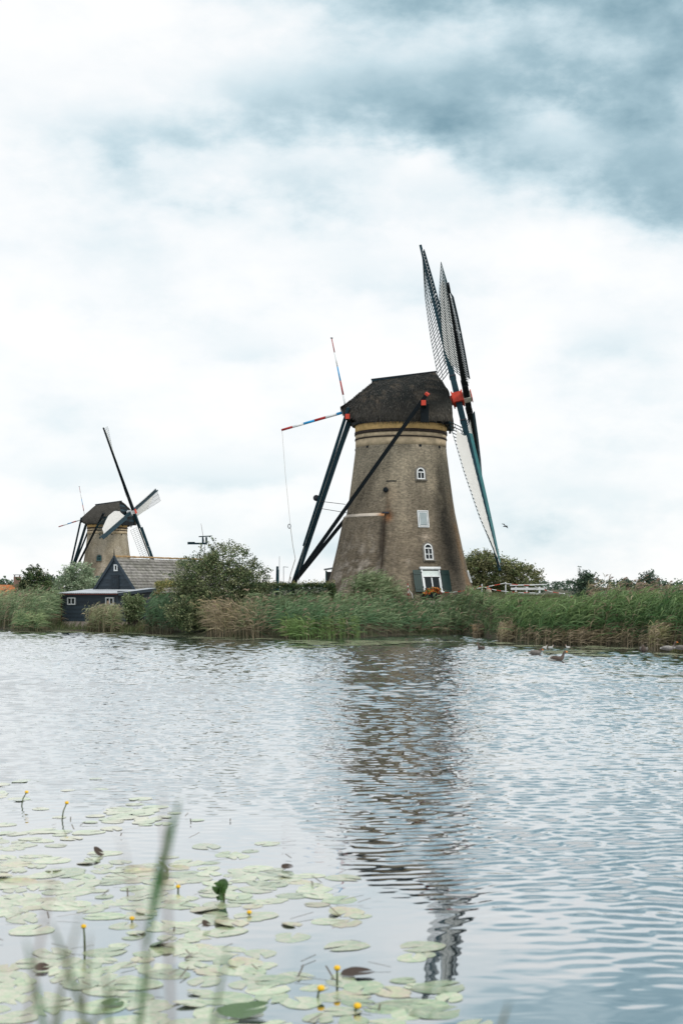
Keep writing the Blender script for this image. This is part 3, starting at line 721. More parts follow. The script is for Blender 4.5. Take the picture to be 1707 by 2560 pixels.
    def basis(t):
        rho = v * math.cos(t) + u * math.sin(t); m = v * math.sin(t) - u * math.cos(t); return rho, m
    rA, mA = basis(th)
    RM = Matrix((a, rA, mA)).transposed()
    pe = MB().box(hub - a * .35, (.72, .82, .82), RM).box(hub - a * .72, (.10, .98, .98), RM).box(hub + a * .02, (.10, .95, .95), RM)
    pe.build('poll_end', K['red'] if near else K['white'], root)
    pf = MB().box(hub + a * .36, (.60, .62, .62), RM); pf.build('poll_face', K['cream'] if near else K['white'], root)
    MB().box(hub + a * .70, (.06, .74, .74), RM).build('poll_plate', K['red'], root)
    bar_proto = None
    for k in range(4):
        t = th - k * math.pi / 2; rho, m = basis(t); off = -.34 if k % 2 == 0 else .34
        o0 = hub + a * off
        sail = MB().beam(o0, o0 + rho * L, .46, .50, up=m, w2=.20, h2=.22).build('sail', K['teal'] if k % 2 == 0 else K['black'], root)
        if not near: sail.data.materials[0] = K['teal'] if k != 1 else K['black']
        def beta(r): return R(float(np.interp(r, [2.5, 7, 11, 14.7], [33, 27, 17, 1])))
        def dirs(r):
            b = beta(r); return (-m * math.cos(b) - a * math.sin(b)), (-m * math.sin(b) + a * math.cos(b))   # trailing direction, windward normal
        WT = 2.0
        rs = np.arange(2.7, L - .02, .335)
        stuffb = MB()
        for r in rs:
            r = float(r); tr, nn = dirs(r); lead = .58 if r < L - .6 else .05
            p0 = o0 + rho * r - tr * lead; p1 = o0 + rho * r + tr * WT
            x = (p1 - p0).normalized(); y = rho; zc_ = x.cross(y)
            if near:
                if bar_proto is None:
                    bar_proto = MB().box((.58, 0, 0), (.84, .05, .045)).box((.08, 0, 0), (.16, .05, .05)).mesh('lattice_bar'); bar_proto.materials.append(K['bar']); bar_proto.materials.append(K['white'])
                    for pq in list(bar_proto.polygons)[6:]: pq.material_index = 1
                o = link('lattice_bar', bar_proto, None, sail)
                Mx = Matrix((x * (p1 - p0).length, y, zc_)).transposed().to_4x4(); Mx.translation = p0; o.matrix_local = Mx
            else: stuffb.beam(p0, p1, .035, .03, up=rho)
        if not near: ob = stuffb.build('lattice_bars', K['bar'], sail); ob['kind'] = 'stuff'
        for fr in (.33, .66, .985):
            pts = [o0 + rho * float(r) + dirs(float(r))[0] * WT * fr for r in rs]
            MB().tube(pts, .020, 4).build('lattice_batten', K['bar'], sail)
        # wind boards on the leading edge, in three lengths
        br = [3.0, 6.6, 10.2, L - .8]
        for i in range(3):
            vs = []; 
            for r in np.linspace(br[i], br[i + 1] - .03, 5):
                r = float(r); tr, nn = dirs(r)
                c0 = o0 + rho * r - tr * .10 + nn * .07; c1 = o0 + rho * r - tr * .55 + nn * .17
                vs += [c0, c1, c1 - nn * .03, c0 - nn * .03]
            fsx = []
            for j in range(4): 
                for e_ in range(4): fsx.append((j * 4 + e_, j * 4 + (e_ + 1) % 4, j * 4 + 4 + (e_ + 1) % 4, j * 4 + 4 + e_))
            fsx += [(3, 2, 1, 0), (16, 17, 18, 19)]
            MB().add(vs, fsx).build('wind_board', K['teal_light'] if (near and k == 2) else K['teal'], sail)
        # cloth
        r0, r1, diag = cloth[k]
        if r1 > r0:
            n_r, n_t = 40, 8; Vc = []
            for i in range(n_r + 1):
                for j in range(n_t + 1):
                    f = j / n_t; re = r1 - diag * f; r = r0 + (re - r0) * i / n_r + .35 * math.sin(f * 3.14) * (1 - i / n_r)
                    tr, nn = dirs(r); wv_ = .06 + .05 * math.sin(f * math.pi) + .012 * math.sin(r * 9.4)
                    edge = .97 - (.30 * max(0, (r - 12) / 2.3) if near else (.72 * max(0, (r - 7) / 8) ** 1.2 if k == 2 else 0)) - .28 * math.exp(-((r - r0) / .9) ** 2)
                    Vc.append(o0 + rho * r + tr * (WT * edge * f + .02) + nn * wv_)
            I = np.arange((n_r + 1) * (n_t + 1)).reshape(n_r + 1, n_t + 1)
            q = np.stack([I[:-1, :-1], I[1:, :-1], I[1:, 1:], I[:-1, 1:]], -1).reshape(-1, 4)
            co_ = link('sail_cloth', arr_mesh('sail_cloth', np.array([tuple(x) for x in Vc]), q, smooth=True), K['canvas'], sail)
        else:
            pts = [o0 + rho * float(r) + dirs(float(r))[0] * .16 + dirs(float(r))[1] * .16 for r in np.linspace(3, L - .6, 24)]
            MB().tube(pts, [.07 + .025 * math.sin(i * 1.7) for i in range(24)], 7).build('furled_cloth', K['canvas'], sail, True)
        # clamps and rope where the sail meets the hub
        if near:
            MB().beam(o0 + rho * 2.0 - m * .28, o0 + rho * 2.0 + m * .28, .10, .50, up=a).build('stock_clamp', K['steel'], sail)
            MB().beam(o0 + rho * 9.4 - dirs(9.4)[0] * .55 + a * .05, o0 + rho * 9.4 + dirs(9.4)[0] * .5 - a * .1, .09, .09, up=a).build('strut', K['white'], sail)
    return root

mill = make_mill('windmill', (4.5, 108, 2.3), R(4.8), 'large brown brick windmill with thatched cap standing nearest, behind the reeds', 'near', R(23.6), R(12.9),
                 [(1, 0, 0), (2.9, 13.6, .8), (3.2, 14.4, .3), (2.9, 14.2, .4)])
mill2 = make_mill('windmill', (-40.6, 247, 1.0), R(15.9), 'smaller distant brick windmill behind the black shed, one sail cloth half spread', 'far', R(71), R(13.5),
                  [(2.4, 12.8, 3.6), (1, 0, 0), (2.4, 13.6, .5), (1, 0, 0)])

# ------------------------------------------------------------------ porch left of the near mill's foot
pr = thing('porch', (-1.0, 110.5, 2.3), 'small dark green glazed porch with a pale sloping roof left of the mill foot', 'porch')
MB().add([(-.35, -1.1, 2.28), (2.6, -1.1, 2.75), (2.6, 1.4, 2.75), (-.35, 1.4, 2.28), (-.35, -1.1, 2.38), (2.6, -1.1, 2.85), (2.6, 1.4, 2.85), (-.35, 1.4, 2.38)],
         [(3, 2, 1, 0), (4, 5, 6, 7), (0, 1, 5, 4), (1, 2, 6, 5), (2, 3, 7, 6), (3, 0, 4, 7)]).build('roof', K['tin'], pr)
for x in (-.18, .42):
    MB().box((x, -.9, 1.12), (.11, .11, 2.25)).build('post', K['teal_light'], pr)
MB().box((1.25, .1, 1.1), (1.5, 1.9, 2.2)).build('wall', K['green'], pr)
MB().box((.12, -.88, 1.2), (.48, .02, 1.9)).build('pane', K['glass'], pr)
MB().box((-.18, .3, 1.12), (.11, 2.2, 2.2)).build('side_panel', K['green'], pr)

# ------------------------------------------------------------------ the black shed
AL = R(25)
shed = thing('shed', (-21.3, 109.0, .0), 'black boarded shed with a tiled gable roof and a low lean-to front at the water', 'shed', -AL)
# local x along the front wall to the right, local y away from the water
SW, SD, EH = 5.0, 5.0, 2.80
mb = MB().box((SW / 2, SD / 2, 1.75), (SW - .12, SD - .12, 2.2)).build('wall_core', K['black'], shed)
MB().box((SW / 2, SD / 2, .33), (SW + .02, SD + .02, .66)).build('plinth', K['plinth'], shed)
def planks(n, z0, z1, x0, x1, y, axis='x', skip=None):
    h = (z1 - z0) / n
    for i in range(n):
        za = z0 + i * h
        b = MB(); t0, t1 = .055, .02
        b.add([(x0, -t0, za), (x1, -t0, za), (x1, -t1, za + h + .02), (x0, -t1, za + h + .02), (x0, .03, za), (x1, .03, za), (x1, .03, za + h + .02), (x0, .03, za + h + .02)],
              [(0, 1, 2, 3), (5, 4, 7, 6), (0, 4, 5, 1), (3, 2, 6, 7), (1, 5, 6, 2), (0, 3, 7, 4)])
        o = b.build('plank', K['shedwood'], shed)
        if axis == 'x': o.location = (0, y, 0)
        else: o.location = (y, 0, 0); o.rotation_euler = (0, 0, R(90))
planks(7, .66, 2.80, 0, SW, .03)
planks(7, .66, 2.95, 0, SD, SW - .03, 'y')
for x in (.03, SW - .03): MB().box((x, -.045, 1.72), (.14, .06, 2.2)).build('corner_board', K['shedwood'], shed)
# dark side door
for i in range(5): MB().box((SW + .06, 2.3 + i * .25, 1.65), (.05, .235, 2.0)).build('door_board', K['black'], shed)
def small_window(x, z, w, h, panes):
    r = [(-w / 2, -h / 2), (w / 2, -h / 2), (w / 2, h / 2), (-w / 2, h / 2)]; s = [(p[0] * (w - .16) / w, p[1] * (h - .16) / h) for p in r]
    win = frame_prism(r, s, -.10, .06).build('window', K['white'], shed, M=Matrix.Translation((x, -.01, z)))
    prism(s, -.05, .02).build('pane', K['glass'], win)
    if panes == 2: MB().box((0, -.075, 0), (.075, .05, h - .14)).build('glazing_bar', K['white'], win)
    return win
small_window(.82, 2.20, .74, .56, 2); w2_ = small_window(4.30, 2.22, .74, .56, 2)
MB().box((-.14, -.06, -.08), (.16, .015, .2)).build('notice_card', mat('faded_card', (.5, .35, .25), .8, .4, 9), w2_)
# corrugated lean-to roof
nu = 150; xx = np.linspace(-.25, SW + .3, nu); yyv = np.array([-.35, 1.5, 3.2, SD + .3]); zc = np.interp(yyv, [-.35, SD + .3], [2.82, 3.20])
V = []; 
for j in range(4):
    V.append(np.stack([xx, np.full(nu, yyv[j]), zc[j] + .03 * np.sin(xx * 2 * math.pi / .19)], 1))
V = np.concatenate(V); I = np.arange(4 * nu).reshape(4, nu); q = np.stack([I[:-1, :-1], I[:-1, 1:], I[1:, 1:], I[1:, :-1]], -1).reshape(-1, 4)
rf = link('corrugated_roof', arr_mesh('corrugated_roof', V, q, smooth=True), K['tin'], shed); sm = rf.modifiers.new('t', 'SOLIDIFY'); sm.thickness = .02
MB().beam((-.3, -.40, 2.72), (SW + .2, -.40, 2.74), .10, .08).build('gutter', K['rust'], shed)
MB().tube([(-.06, -.36, 2.7), (-.06, -.14, 2.5), (-.06, -.12, .2)], .045, 8).build('drainpipe', K['rust'], shed, True)
MB().add([(SW + .27, -.38, 2.62), (SW + .27, SD + .3, 2.98), (SW + .27, SD + .3, 3.22), (SW + .27, -.38, 2.84), (SW + .33, -.38, 2.62), (SW + .33, SD + .3, 2.98), (SW + .33, SD + .3, 3.22), (SW + .33, -.38, 2.84)],
         [(3, 2, 1, 0), (4, 5, 6, 7), (0, 1, 5, 4), (1, 2, 6, 5), (2, 3, 7, 6), (3, 0, 4, 7)]).build('fascia', K['shedwood'], shed)
# main gable
gx, gy, gw, gz, ap, GL = 2.37, 3.5, 3.92, 2.95, 5.55, 14.0
def hwg(z): return (gw / 2) * (ap - z) / (ap - gz)
MB().add([(gx - gw / 2, gy + .05, gz), (gx + gw / 2, gy + .05, gz), (gx, gy + .05, ap), (gx - gw / 2, gy + GL, gz), (gx + gw / 2, gy + GL, gz), (gx, gy + GL, ap)],
         [(0, 1, 2), (5, 4, 3), (0, 3, 4, 1)]).build('gable_core', K['black'], shed)
MB().box((gx, gy + GL / 2 + .8, 1.55), (gw - .2, GL - 1.4, 2.9)).build('barn_wall', K['black'], shed)
ng = 8; hh = (ap - .35 - gz) / ng
for i in range(ng):
    za = gz + .10 + i * hh; zb = za + hh + .015
    a_, b_ = hwg(za) - .06, max(hwg(zb) - .06, .02)
    MB().add([(gx - a_, gy - .05, za), (gx + a_, gy - .05, za), (gx + b_, gy - .012, zb), (gx - b_, gy - .012, zb), (gx - a_, gy + .04, za), (gx + a_, gy + .04, za), (gx + b_, gy + .04, zb), (gx - b_, gy + .04, zb)],
             [(0, 1, 2, 3), (7, 6, 5, 4), (0, 4, 5, 1), (3, 2, 6, 7), (1, 5, 6, 2), (0, 3, 7, 4)]).build('plank', K['shedwood'], shed)
hx = gx + .05
hatch = MB().box((hx, gy - .06, 3.62), (.74, .05, 1.20)).build('hatch', K['black'], shed)
for i in range(4): MB().box((hx - .285 + i * .19, gy - .09, 3.62), (.175, .03, 1.16)).build('hatch_board', K['hatchwood'], hatch)
for zq in (4.15, 3.3): MB().box((hx, gy - .11, zq - .08), (.7, .02, .05)).build('hatch_strap', K['steel'], hatch)
gwin = frame_prism([(-.17, -.26), (.17, -.26), (.17, .26), (-.17, .26)], [(-.09, -.17), (.09, -.17), (.09, .17), (-.09, .17)], -.10, .05).build('window', K['white'], shed, M=Matrix.Translation((gx + .14, gy - .04, 4.78)))
prism([(-.1, -.18), (.1, -.18), (.1, .18), (-.1, .18)], -.04, .02).build('pane', K['glass'], gwin)
for sx in (-1, 1):
    MB().beam((gx + sx * .02, gy - .14, ap + .10), (gx + sx * (gw / 2 + .16), gy - .14, gz - .14), .07, .24, up=(0, 1, 0)).build('barge_board', K['shedwood'], shed) if False else \
    MB().add([(gx, gy - .17, ap + .20), (gx + sx * (gw / 2 + .18), gy - .17, gz - .06), (gx + sx * (gw / 2 + .02), gy - .17, gz - .14), (gx, gy - .17, ap - .16),
              (gx, gy - .10, ap + .20), (gx + sx * (gw / 2 + .18), gy - .10, gz - .06), (gx + sx * (gw / 2 + .02), gy - .10, gz - .14), (gx, gy - .10, ap - .16)],
             [(0, 1, 2, 3), (7, 6, 5, 4), (0, 4, 5, 1), (1, 5, 6, 2), (2, 6, 7, 3), (3, 7, 4, 0)]).build('barge_board', K['shedwood'], shed)
MB().beam((gx, gy - .13, ap - .15), (gx, gy - .13, ap + .72), .09, .09, w2=.02, h2=.02).build('finial', K['black'], shed)
# tile courses: wavy overlapping pantiles
NC = 12; sl = Vector((gw / 2 + .14, 0, -(ap - gz) - .12)); slen = sl.length; sd_ = sl.normalized()
for side in (1, -1):
    dvec = Vector((sd_.x * side, 0, sd_.z)); nrm = Vector((-sd_.z * side, 0, sd_.x)); nrm = nrm if nrm.z > 0 else -nrm
    ncol = int(GL / .23) ; npt = ncol * 4 + 1
    ys_ = np.linspace(gy - .12, gy + GL, npt)
    for i in range(NC):
        s0, s1 = slen * i / NC + .05, slen * (i + 1) / NC + .11
        jit = np.repeat(rng.normal(0, .008, ncol + 1), 4)[:npt]
        wv_ = .035 * np.sin(np.arange(npt) * math.pi / 2 + .3) + jit
        V = []
        for s_, lift in ((s0, .04), ((s0 + s1) / 2, .065), (s1, .095), (s1, .045)):
            base_ = Vector((gx, 0, ap)) + dvec * s_ + nrm * lift
            V.append(np.stack([base_.x + nrm.x * wv_, ys_, base_.z + nrm.z * wv_], 1))
        V = np.concatenate(V); I = np.arange(4 * npt).reshape(4, npt); q = np.stack([I[:-1, :-1], I[:-1, 1:], I[1:, 1:], I[1:, :-1]], -1).reshape(-1, 4)
        link('tile_course', arr_mesh('tile_course', V, q, smooth=False), K['tile'], shed)
rt = MB(); pts_ = []
for k in range(2):
    for j in range(9):
        t = math.pi * j / 8; r = .15 + .015 * k
        pts_.append((r * math.cos(t), .40 * k, r * math.sin(t) * .8))
rt.add(pts_, [(j, j + 1, j + 10, j + 9) for j in range(8)] + [tuple(range(9, 18))])
rtm = rt.mesh('ridge_tile', True); rtm.materials.append(K['ridge'])
for i in range(int(GL / .36)):
    o = link('ridge_tile', rtm, None, shed); o.location = (gx, gy - .15 + i * .36, ap + .06 + random.gauss(0, .012)); o.rotation_euler = (R(2), 0, random.gauss(0, .03))

# ------------------------------------------------------------------ plants: generators
def ribbons(P, w, tint, nside=None):
    """P: (N, K, 3) centre lines, w: (N, K) half widths, tint: (N, K, 3). Returns verts, quads, tints"""
    N, Kk, _ = P.shape
    d = np.gradient(P, axis=1); d /= np.linalg.norm(d, axis=2, keepdims=True) + 1e-9
    if nside is None:
        ang = rng.random(N) * 2 * np.pi; ref = np.stack([np.cos(ang), np.sin(ang), .3 * np.ones(N)], 1)[:, None, :]
    else: ref = nside[:, None, :]
    s = np.cross(d, ref); s /= np.linalg.norm(s, axis=2, keepdims=True) + 1e-9
    V = np.stack([P - s * w[..., None], P + s * w[..., None]], 2).reshape(-1, 3)
    T = np.repeat(tint[:, :, None, :], 2, 2).reshape(-1, 3)
    b = (np.arange(N) * Kk * 2)[:, None]; k = (np.arange(Kk - 1) * 2)[None, :]
    q = np.stack([b + k, b + k + 1, b + k + 3, b + k + 2], -1).reshape(-1, 4)
    return V, q, T
class Cloud:
    def __init__(s): s.V = []; s.Q = []; s.T = []; s.n = 0
    def add(s, V, q, T): s.V.append(V); s.Q.append(q + s.n); s.T.append(T); s.n += len(V)
    def build(s, name, m, parent=None):
        me = arr_mesh(name, np.concatenate(s.V), np.concatenate(s.Q), tint=np.concatenate(s.T)); return link(name, me, m, parent)
def vary(col, n, k, amt=.25):
    c = 1.72 * np.array(col)[None, None, :] * (1 + amt * rng.normal(size=(n, 1, 1))).clip(.4, 1.7) * np.ones((1, k, 1))
    return c
TB = 1.0
GREEN, PALE, DRY, BROWN, PLUME, DEEP = (.048, .100, .046), (.125, .168, .088), (.18, .148, .10), (.085, .072, .045), (.19, .14, .11), (.035, .075, .036)
def reeds(name, xy, H, lean=(.5, 0), green=GREEN, top=PALE, dry=.1, plume=.1, nleaf=9, label=None, leaf=.62, base_dry=True, wid=.021, hvar=.13, fan=0):
    """reed plants at points xy (N,2), height H; leaf tips stream down-wind"""
    c = Cloud(); N = len(xy); gz_ = np.maximum(ground_z(xy[:, 0], xy[:, 1]), -.05)
    H = np.asarray(H) * np.ones(N); h = H * (1 + hvar * rng.normal(size=N)).clip(.55, 1.4)
    ln = np.stack([lean[0] * (.6 + .8 * rng.random(N)), lean[1] + .25 * rng.normal(size=N)], 1) * (h * .28)[:, None]
    if fan: ln = ln + fan * rng.normal(size=(N, 2)) * h[:, None] * np.array([1, .4])
    isdry = rng.random(N) < dry
    def stem(t): 
        t = np.asarray(t); return np.stack([xy[:, 0, None] + ln[:, 0, None] * t ** 2, xy[:, 1, None] + ln[:, 1, None] * t ** 2, gz_[:, None] + h[:, None] * (t - .10 * t ** 3 * np.hypot(ln[:, 0], ln[:, 1])[:, None] / h[:, None])], 2)
    t = np.linspace(0, 1, 4)[None, :] * np.ones((N, 1)); P = stem(t)
    tn = vary(green, N, 4); bd = np.array(DRY)[None, None] * (.6 + .5 * rng.random((N, 1, 1)))
    f = np.clip(1 - t * 2.2, 0, 1)[..., None] if base_dry else np.zeros((N, 4, 1)); tn = tn * (1 - f) + bd * f
    tn[isdry] = vary(DRY, isdry.sum(), 4)
    w = np.linspace(.012, .005, 4)[None] * np.ones((N, 1)) * (wid / .021); c.add(*ribbons(P, w, tn))
    patch = fbm(np.stack([xy[:, 0] * .55, xy[:, 1] * .55, xy[:, 0] * 0], 1), 31, 3)
    for j in range(nleaf):
        tt = .22 + .76 * (j + rng.random(N)) / nleaf
        p0 = stem(tt[:, None])[:, 0]
        az = rng.normal(0, 1.0, N); wd = np.stack([np.cos(az) * np.sign(lean[0] if lean[0] else 1), np.sin(az) * .8], 1)
        el = R(58) + .22 * rng.normal(size=N) - .5 * (1 - tt)
        Ll = leaf * (.7 + .6 * rng.random(N)) * (.75 + .4 * np.sin(tt * 3.1)) * (H / 2.3) ** .3
        ks = np.linspace(0, 1, 4)
        dirx = wd * np.cos(el)[:, None]
        droop = (.35 + .75 * rng.random(N))
        P = np.stack([p0[:, None, 0] + dirx[:, None, 0] * Ll[:, None] * ks * (1 + .5 * ks), p0[:, None, 1] + dirx[:, None, 1] * Ll[:, None] * ks,
                      p0[:, None, 2] + Ll[:, None] * (np.sin(el)[:, None] * ks - droop[:, None] * ks ** 2 * .75)], 2)
        w = np.array([.5, 1.0, .7, .05])[None] * (wid * (.7 + .6 * rng.random((N, 1))))
        mixg = np.clip((tt - .35) * 1.2 + .25 * rng.normal(size=N) + (patch - .5) * 1.4, 0, 1)[:, None, None]
        col = vary(green, N, 4) * (1 - mixg) + vary(top, N, 4) * mixg
        low = (tt < .42) & (rng.random(N) < .55) & base_dry; col[low] = vary(BROWN, low.sum(), 4, .3)
        col[isdry] = vary(DRY, isdry.sum(), 4)
        c.add(*ribbons(P, w, col))
    np_ = np.nonzero(rng.random(N) < plume)[0]
    for j in range(7):
        if not len(np_): break
        p0 = stem(np.full((N, 1), 1.0))[np_, 0]; n_ = len(np_); a_ = rng.normal(0, .6, n_); L_ = .16 + .2 * rng.random(n_)
        ks = np.linspace(0, 1, 3); sg = np.sign(lean[0] if lean[0] else 1)
        P = np.stack([p0[:, None, 0] + (np.cos(a_) * L_)[:, None] * ks * sg * .8, p0[:, None, 1] + (np.sin(a_) * L_)[:, None] * ks, p0[:, None, 2] - .12 + L_[:, None] * (1.2 * ks - .8 * ks ** 2)], 2)
        c.add(*ribbons(P, np.array([.4, 1, .2])[None] * .024 * np.ones((n_, 1)), vary(PLUME, n_, 3)))
    o = c.build(name, K['blade']); tag(o, label, 'reeds', kind='stuff'); return o
def scatter(x0, x1, d0, d1, dens, edge_pow=1.0):
    """points between x0 and x1, at d0..d1 metres behind the shore line"""
    n = int((x1 - x0) * (d1 - d0) * dens); x = rng.uniform(x0, x1, n); d = d0 + (d1 - d0) * rng.random(n) ** edge_pow
    return np.stack([x, shore(x) + d], 1)

def leafcloud(c, centers, n_per, spread, size, cols, flatten=1.0, jitter=.3):
    """leaf-shaped diamonds in clusters round centers"""
    M_ = len(centers); N = M_ * n_per
    ctr = np.repeat(centers, n_per, 0); sp = np.repeat(np.asarray(spread) * np.ones(M_), n_per)
    p = ctr + rng.normal(size=(N, 3)) * sp[:, None] * np.array([1, 1, .8])
    d = rng.normal(size=(N, 3)); d[:, 2] *= .6; d /= np.linalg.norm(d, axis=1)[:, None]
    r = rng.normal(size=(N, 3)); s = np.cross(d, r); s /= np.linalg.norm(s, axis=1)[:, None] + 1e-9
    L_ = size * (.6 + .8 * rng.random(N))[:, None]; w_ = L_ * .30
    V = np.stack([p - d * L_ * .5, p + s * w_, p + d * L_ * .5, p - s * w_], 1).reshape(-1, 3)
    cl = np.asarray(cols); ccol = 1.85 * cl[rng.integers(0, len(cl), M_)] * (1 + .18 * rng.normal(size=(M_, 1)))
    col = np.repeat(ccol, n_per, 0) * (1 + jitter * rng.normal(size=(N, 1))).clip(.35, 1.9)
    c.add(V, np.arange(N * 4).reshape(-1, 4), np.repeat(col.clip(.004, .9), 4, 0))
def crown_points(lobes, n, inner=.45, gap=.0, seed=0, zmin=None):
    L_ = np.array(lobes, float); w = (L_[:, 3] * L_[:, 4] + L_[:, 4] * L_[:, 5] + L_[:, 3] * L_[:, 5]); w /= w.sum()
    i = rng.choice(len(L_), n, p=w); d = rng.normal(size=(n, 3)); d /= np.linalg.norm(d, axis=1)[:, None]
    r = inner + (1 - inner) * rng.random(n) ** .45
    p = L_[i, :3] + d * r[:, None] * L_[i, 3:]
    if gap: p = p[fbm(p * 1.1, seed, 2) > gap]
    if zmin is not None: p = p[p[:, 2] > zmin]
    return p
def trunk_mesh(limbs, base, r0, twigs):
    b = MB(); base = Vector(base)
    for tip, rr in limbs:
        tip = Vector(tip); mid = base.lerp(tip, .5) + Vector((random.gauss(0, .12), random.gauss(0, .12), .1)) * (tip - base).length * .5
        b.tube([base, base.lerp(mid, .6), mid, mid.lerp(tip, .5), tip], [r0 * rr, r0 * rr * .8, r0 * rr * .6, r0 * rr * .42, r0 * rr * .2], 6)
    for p, q in twigs: b.tube([p, q], [r0 * .14, r0 * .05], 4)
    return b
def tree(name, loc, lobes, ncl, nper, spread, size, cols, label, cat='tree', group=None, r0=.16, gap=.34, inner=.4, sprays=0, trunk=True, trunk_h=None, seed=0):
    root = thing(name, loc, label, cat, 0, group)
    cp = crown_points(lobes, ncl, inner, gap, seed)
    c = Cloud(); leafcloud(c, cp, nper, spread, size, cols)
    L_ = np.array(lobes, float); limbs = [((l[0], l[1], l[2] + l[5] * .2), 1 if i == 0 else .6) for i, l in enumerate(lobes)]
    twigs = []
    for k in range(sprays):
        l = L_[rng.integers(len(L_))]; d = rng.normal(size=3); d[2] = abs(d[2]) * .8 + .1; d /= np.linalg.norm(d)
        p = l[:3] + d * l[3:] * .75; q = l[:3] + d * l[3:] * (1.12 + .35 * rng.random()); q[2] += .12
        twigs.append((tuple(p), tuple(q)))
        n_ = 7; tt = np.linspace(.15, 1, n_)[:, None]; leafcloud(c, p + (q - p) * tt, max(3, nper // 3), spread * .45, size, cols)
    tips = [cp[i] for i in rng.integers(0, len(cp), min(26, len(cp)))]
    ctr = L_[:, :3].mean(0)
    for q in tips: twigs.append((tuple(ctr * .5 + q * .5), tuple(q)))
    c.build('crown', K['leaf'], root)
    if trunk: trunk_mesh(limbs, (0, 0, -.2), r0, twigs).build('trunk', K['bark'], root, True)
    return root
G_OLIVE = [(.070, .092, .042), (.105, .122, .060), (.042, .066, .028), (.032, .054, .025), (.13, .14, .078)]
G_DARK = [(.032, .058, .026), (.045, .075, .030), (.060, .085, .035), (.028, .050, .026)]
G_HEDGE = [(.022, .046, .020), (.034, .062, .024), (.018, .038, .017), (.065, .085, .032)]
G_YEL = [(.16, .155, .055), (.12, .13, .045), (.07, .09, .035), (.20, .17, .07)]
G_WIL = [(.15, .20, .13), (.20, .25, .17), (.11, .16, .10), (.24, .28, .20)]
G_FAR = [(.030, .055, .040), (.040, .068, .046), (.052, .078, .050)]  # slight blue of distance haze put into the far leaf colours

# the big round bush right of the shed
def gz1(x, y): return float(ground_z(np.array([x]), np.array([y]))[0])
tree('bush', (-8.3, 96.0, gz1(-8.3, 96) - .1), [(0, 0, 2.4, 2.9, 1.9, 2.3), (-1.4, .2, 3.5, 1.75, 1.5, 1.6), (.7, .2, 4.2, 1.75, 1.4, 1.6), (2.0, .2, 3.1, 1.5, 1.3, 1.4), (-.7, -.6, 1.0, 2.2, 1.2, 1.1), (2.2, .3, 2.0, 1.3, 1.1, .9), (-1.7, -1.3, .9, 1.6, 1.3, 1.15), (-.2, -1.0, 1.6, 1.6, 1.2, 1.3)],
     1900, 26, .17, .125, G_OLIVE, 'large round olive-green bush between the black shed and the mill tail', 'bush', r0=.13, gap=.30, inner=.55, sprays=46, seed=2)
# yellow-green hedge by the shed
def hedge(name, loc, size, n, label, cols, rz=0, leaf=.10):
    root = thing(name, loc, label, 'hedge', rz)
    sx, sy, sz = size; c = Cloud(); p = rng.random((n, 3)) * 2 - 1
    ax = rng.integers(0, 3, n); sg = np.sign(p[np.arange(n), ax]); p[np.arange(n), ax] = sg * (1 - .12 * rng.random(n) ** 2)
    p = p * np.array([sx / 2, sy / 2, sz / 2]) + np.array([0, 0, sz / 2]); p = p + (fbm(p * 1.3, 8)[:, None] - .5) * np.array([.3, .3, .35]); p = p[p[:, 2] > 0]
    leafcloud(c, p, 9, .09, leaf, cols)
    tipn = p[p[:, 2] > sz * .93]; tipn = tipn[rng.random(len(tipn)) < .30]
    leafcloud(c, tipn + np.array([0, 0, .12]) + rng.normal(size=tipn.shape) * np.array([.05, .05, .10]), 5, .07, leaf, [(.17, .16, .06), (.13, .13, .055), (.09, .1, .04)])
    c.build('foliage', K['leaf'], root)
    st = MB()
    for k in range(int(sx / .5)):
        x = -sx / 2 + .25 + k * .5; st.tube([(x, 0, -.1), (x + random.gauss(0, .1), random.gauss(0, .1), sz * .6), (x + random.gauss(0, .15), random.gauss(0, .15), sz * .85)], [.04, .03, .015], 5)
    st.build('stems', K['bark'], root, True)
    return root
hedge('hedge', (-3.35, 99.5, 1.15), (5.6, 1.3, 2.32), 3000, 'dark clipped hedge between the bush and the mill foot', G_HEDGE)
hedge('hedge', (-12.15, 104, .3), (2.6, 1.6, 3.25), 1400, 'yellow-green hedge beside the black shed doorway', G_YEL, R(-10))

# reed beds
dens = 13
reeds('reeds', scatter(-29.5, -21.6, -.2, 5.5, dens), 2.45, (.55, 0), (.075, .120, .060), (.185, .22, .125), .10, .08, label='pale green reed bed at the left edge of the picture')
reeds('reeds', np.stack([rng.uniform(-24.2, -22.0, 170), rng.uniform(103.4, 105.6, 170)], 1), 1.35, (.5, 0), GREEN, (.16, .2, .10), .12, 0, label='short green reed clump at the left corner of the shed', nleaf=8)
reeds('reeds', scatter(-18.6, -16.1, -.5, .9, 55), 1.72, (.35, -.1), (.10, .125, .06), (.21, .22, .13), .34, .06, label='mixed dry and green reed clump in front of the shed', fan=.16)
reeds('reeds', scatter(-13.6, -11.4, -.3, 1.4, 50), 2.25, (.25, -.1), DEEP, (.085, .14, .075), .06, .02, label='dark green long-leaved reed clump left of the bush', nleaf=10, leaf=.85, wid=.026, fan=.08)
reeds('reeds', scatter(-8.8, -5.2, -.4, 1.2, 42), 2.15, (-.55, -.15), (.10, .11, .055), (.24, .19, .11), .72, .04, label='fan of dry brown reed stems leaning left under the bush', nleaf=4, fan=.20)
q_ = scatter(-6.8, 9.4, -.3, 3.6, 18)
reeds('reeds', q_, np.interp(q_[:, 0], [-6.8, -2, 1.5, 4, 9], [2.0, 1.95, 1.8, 1.35, 1.35]), (.45, 0), (.045, .096, .044), (.135, .178, .095), .07, .07, label='long green reed bed along the water below the mill')
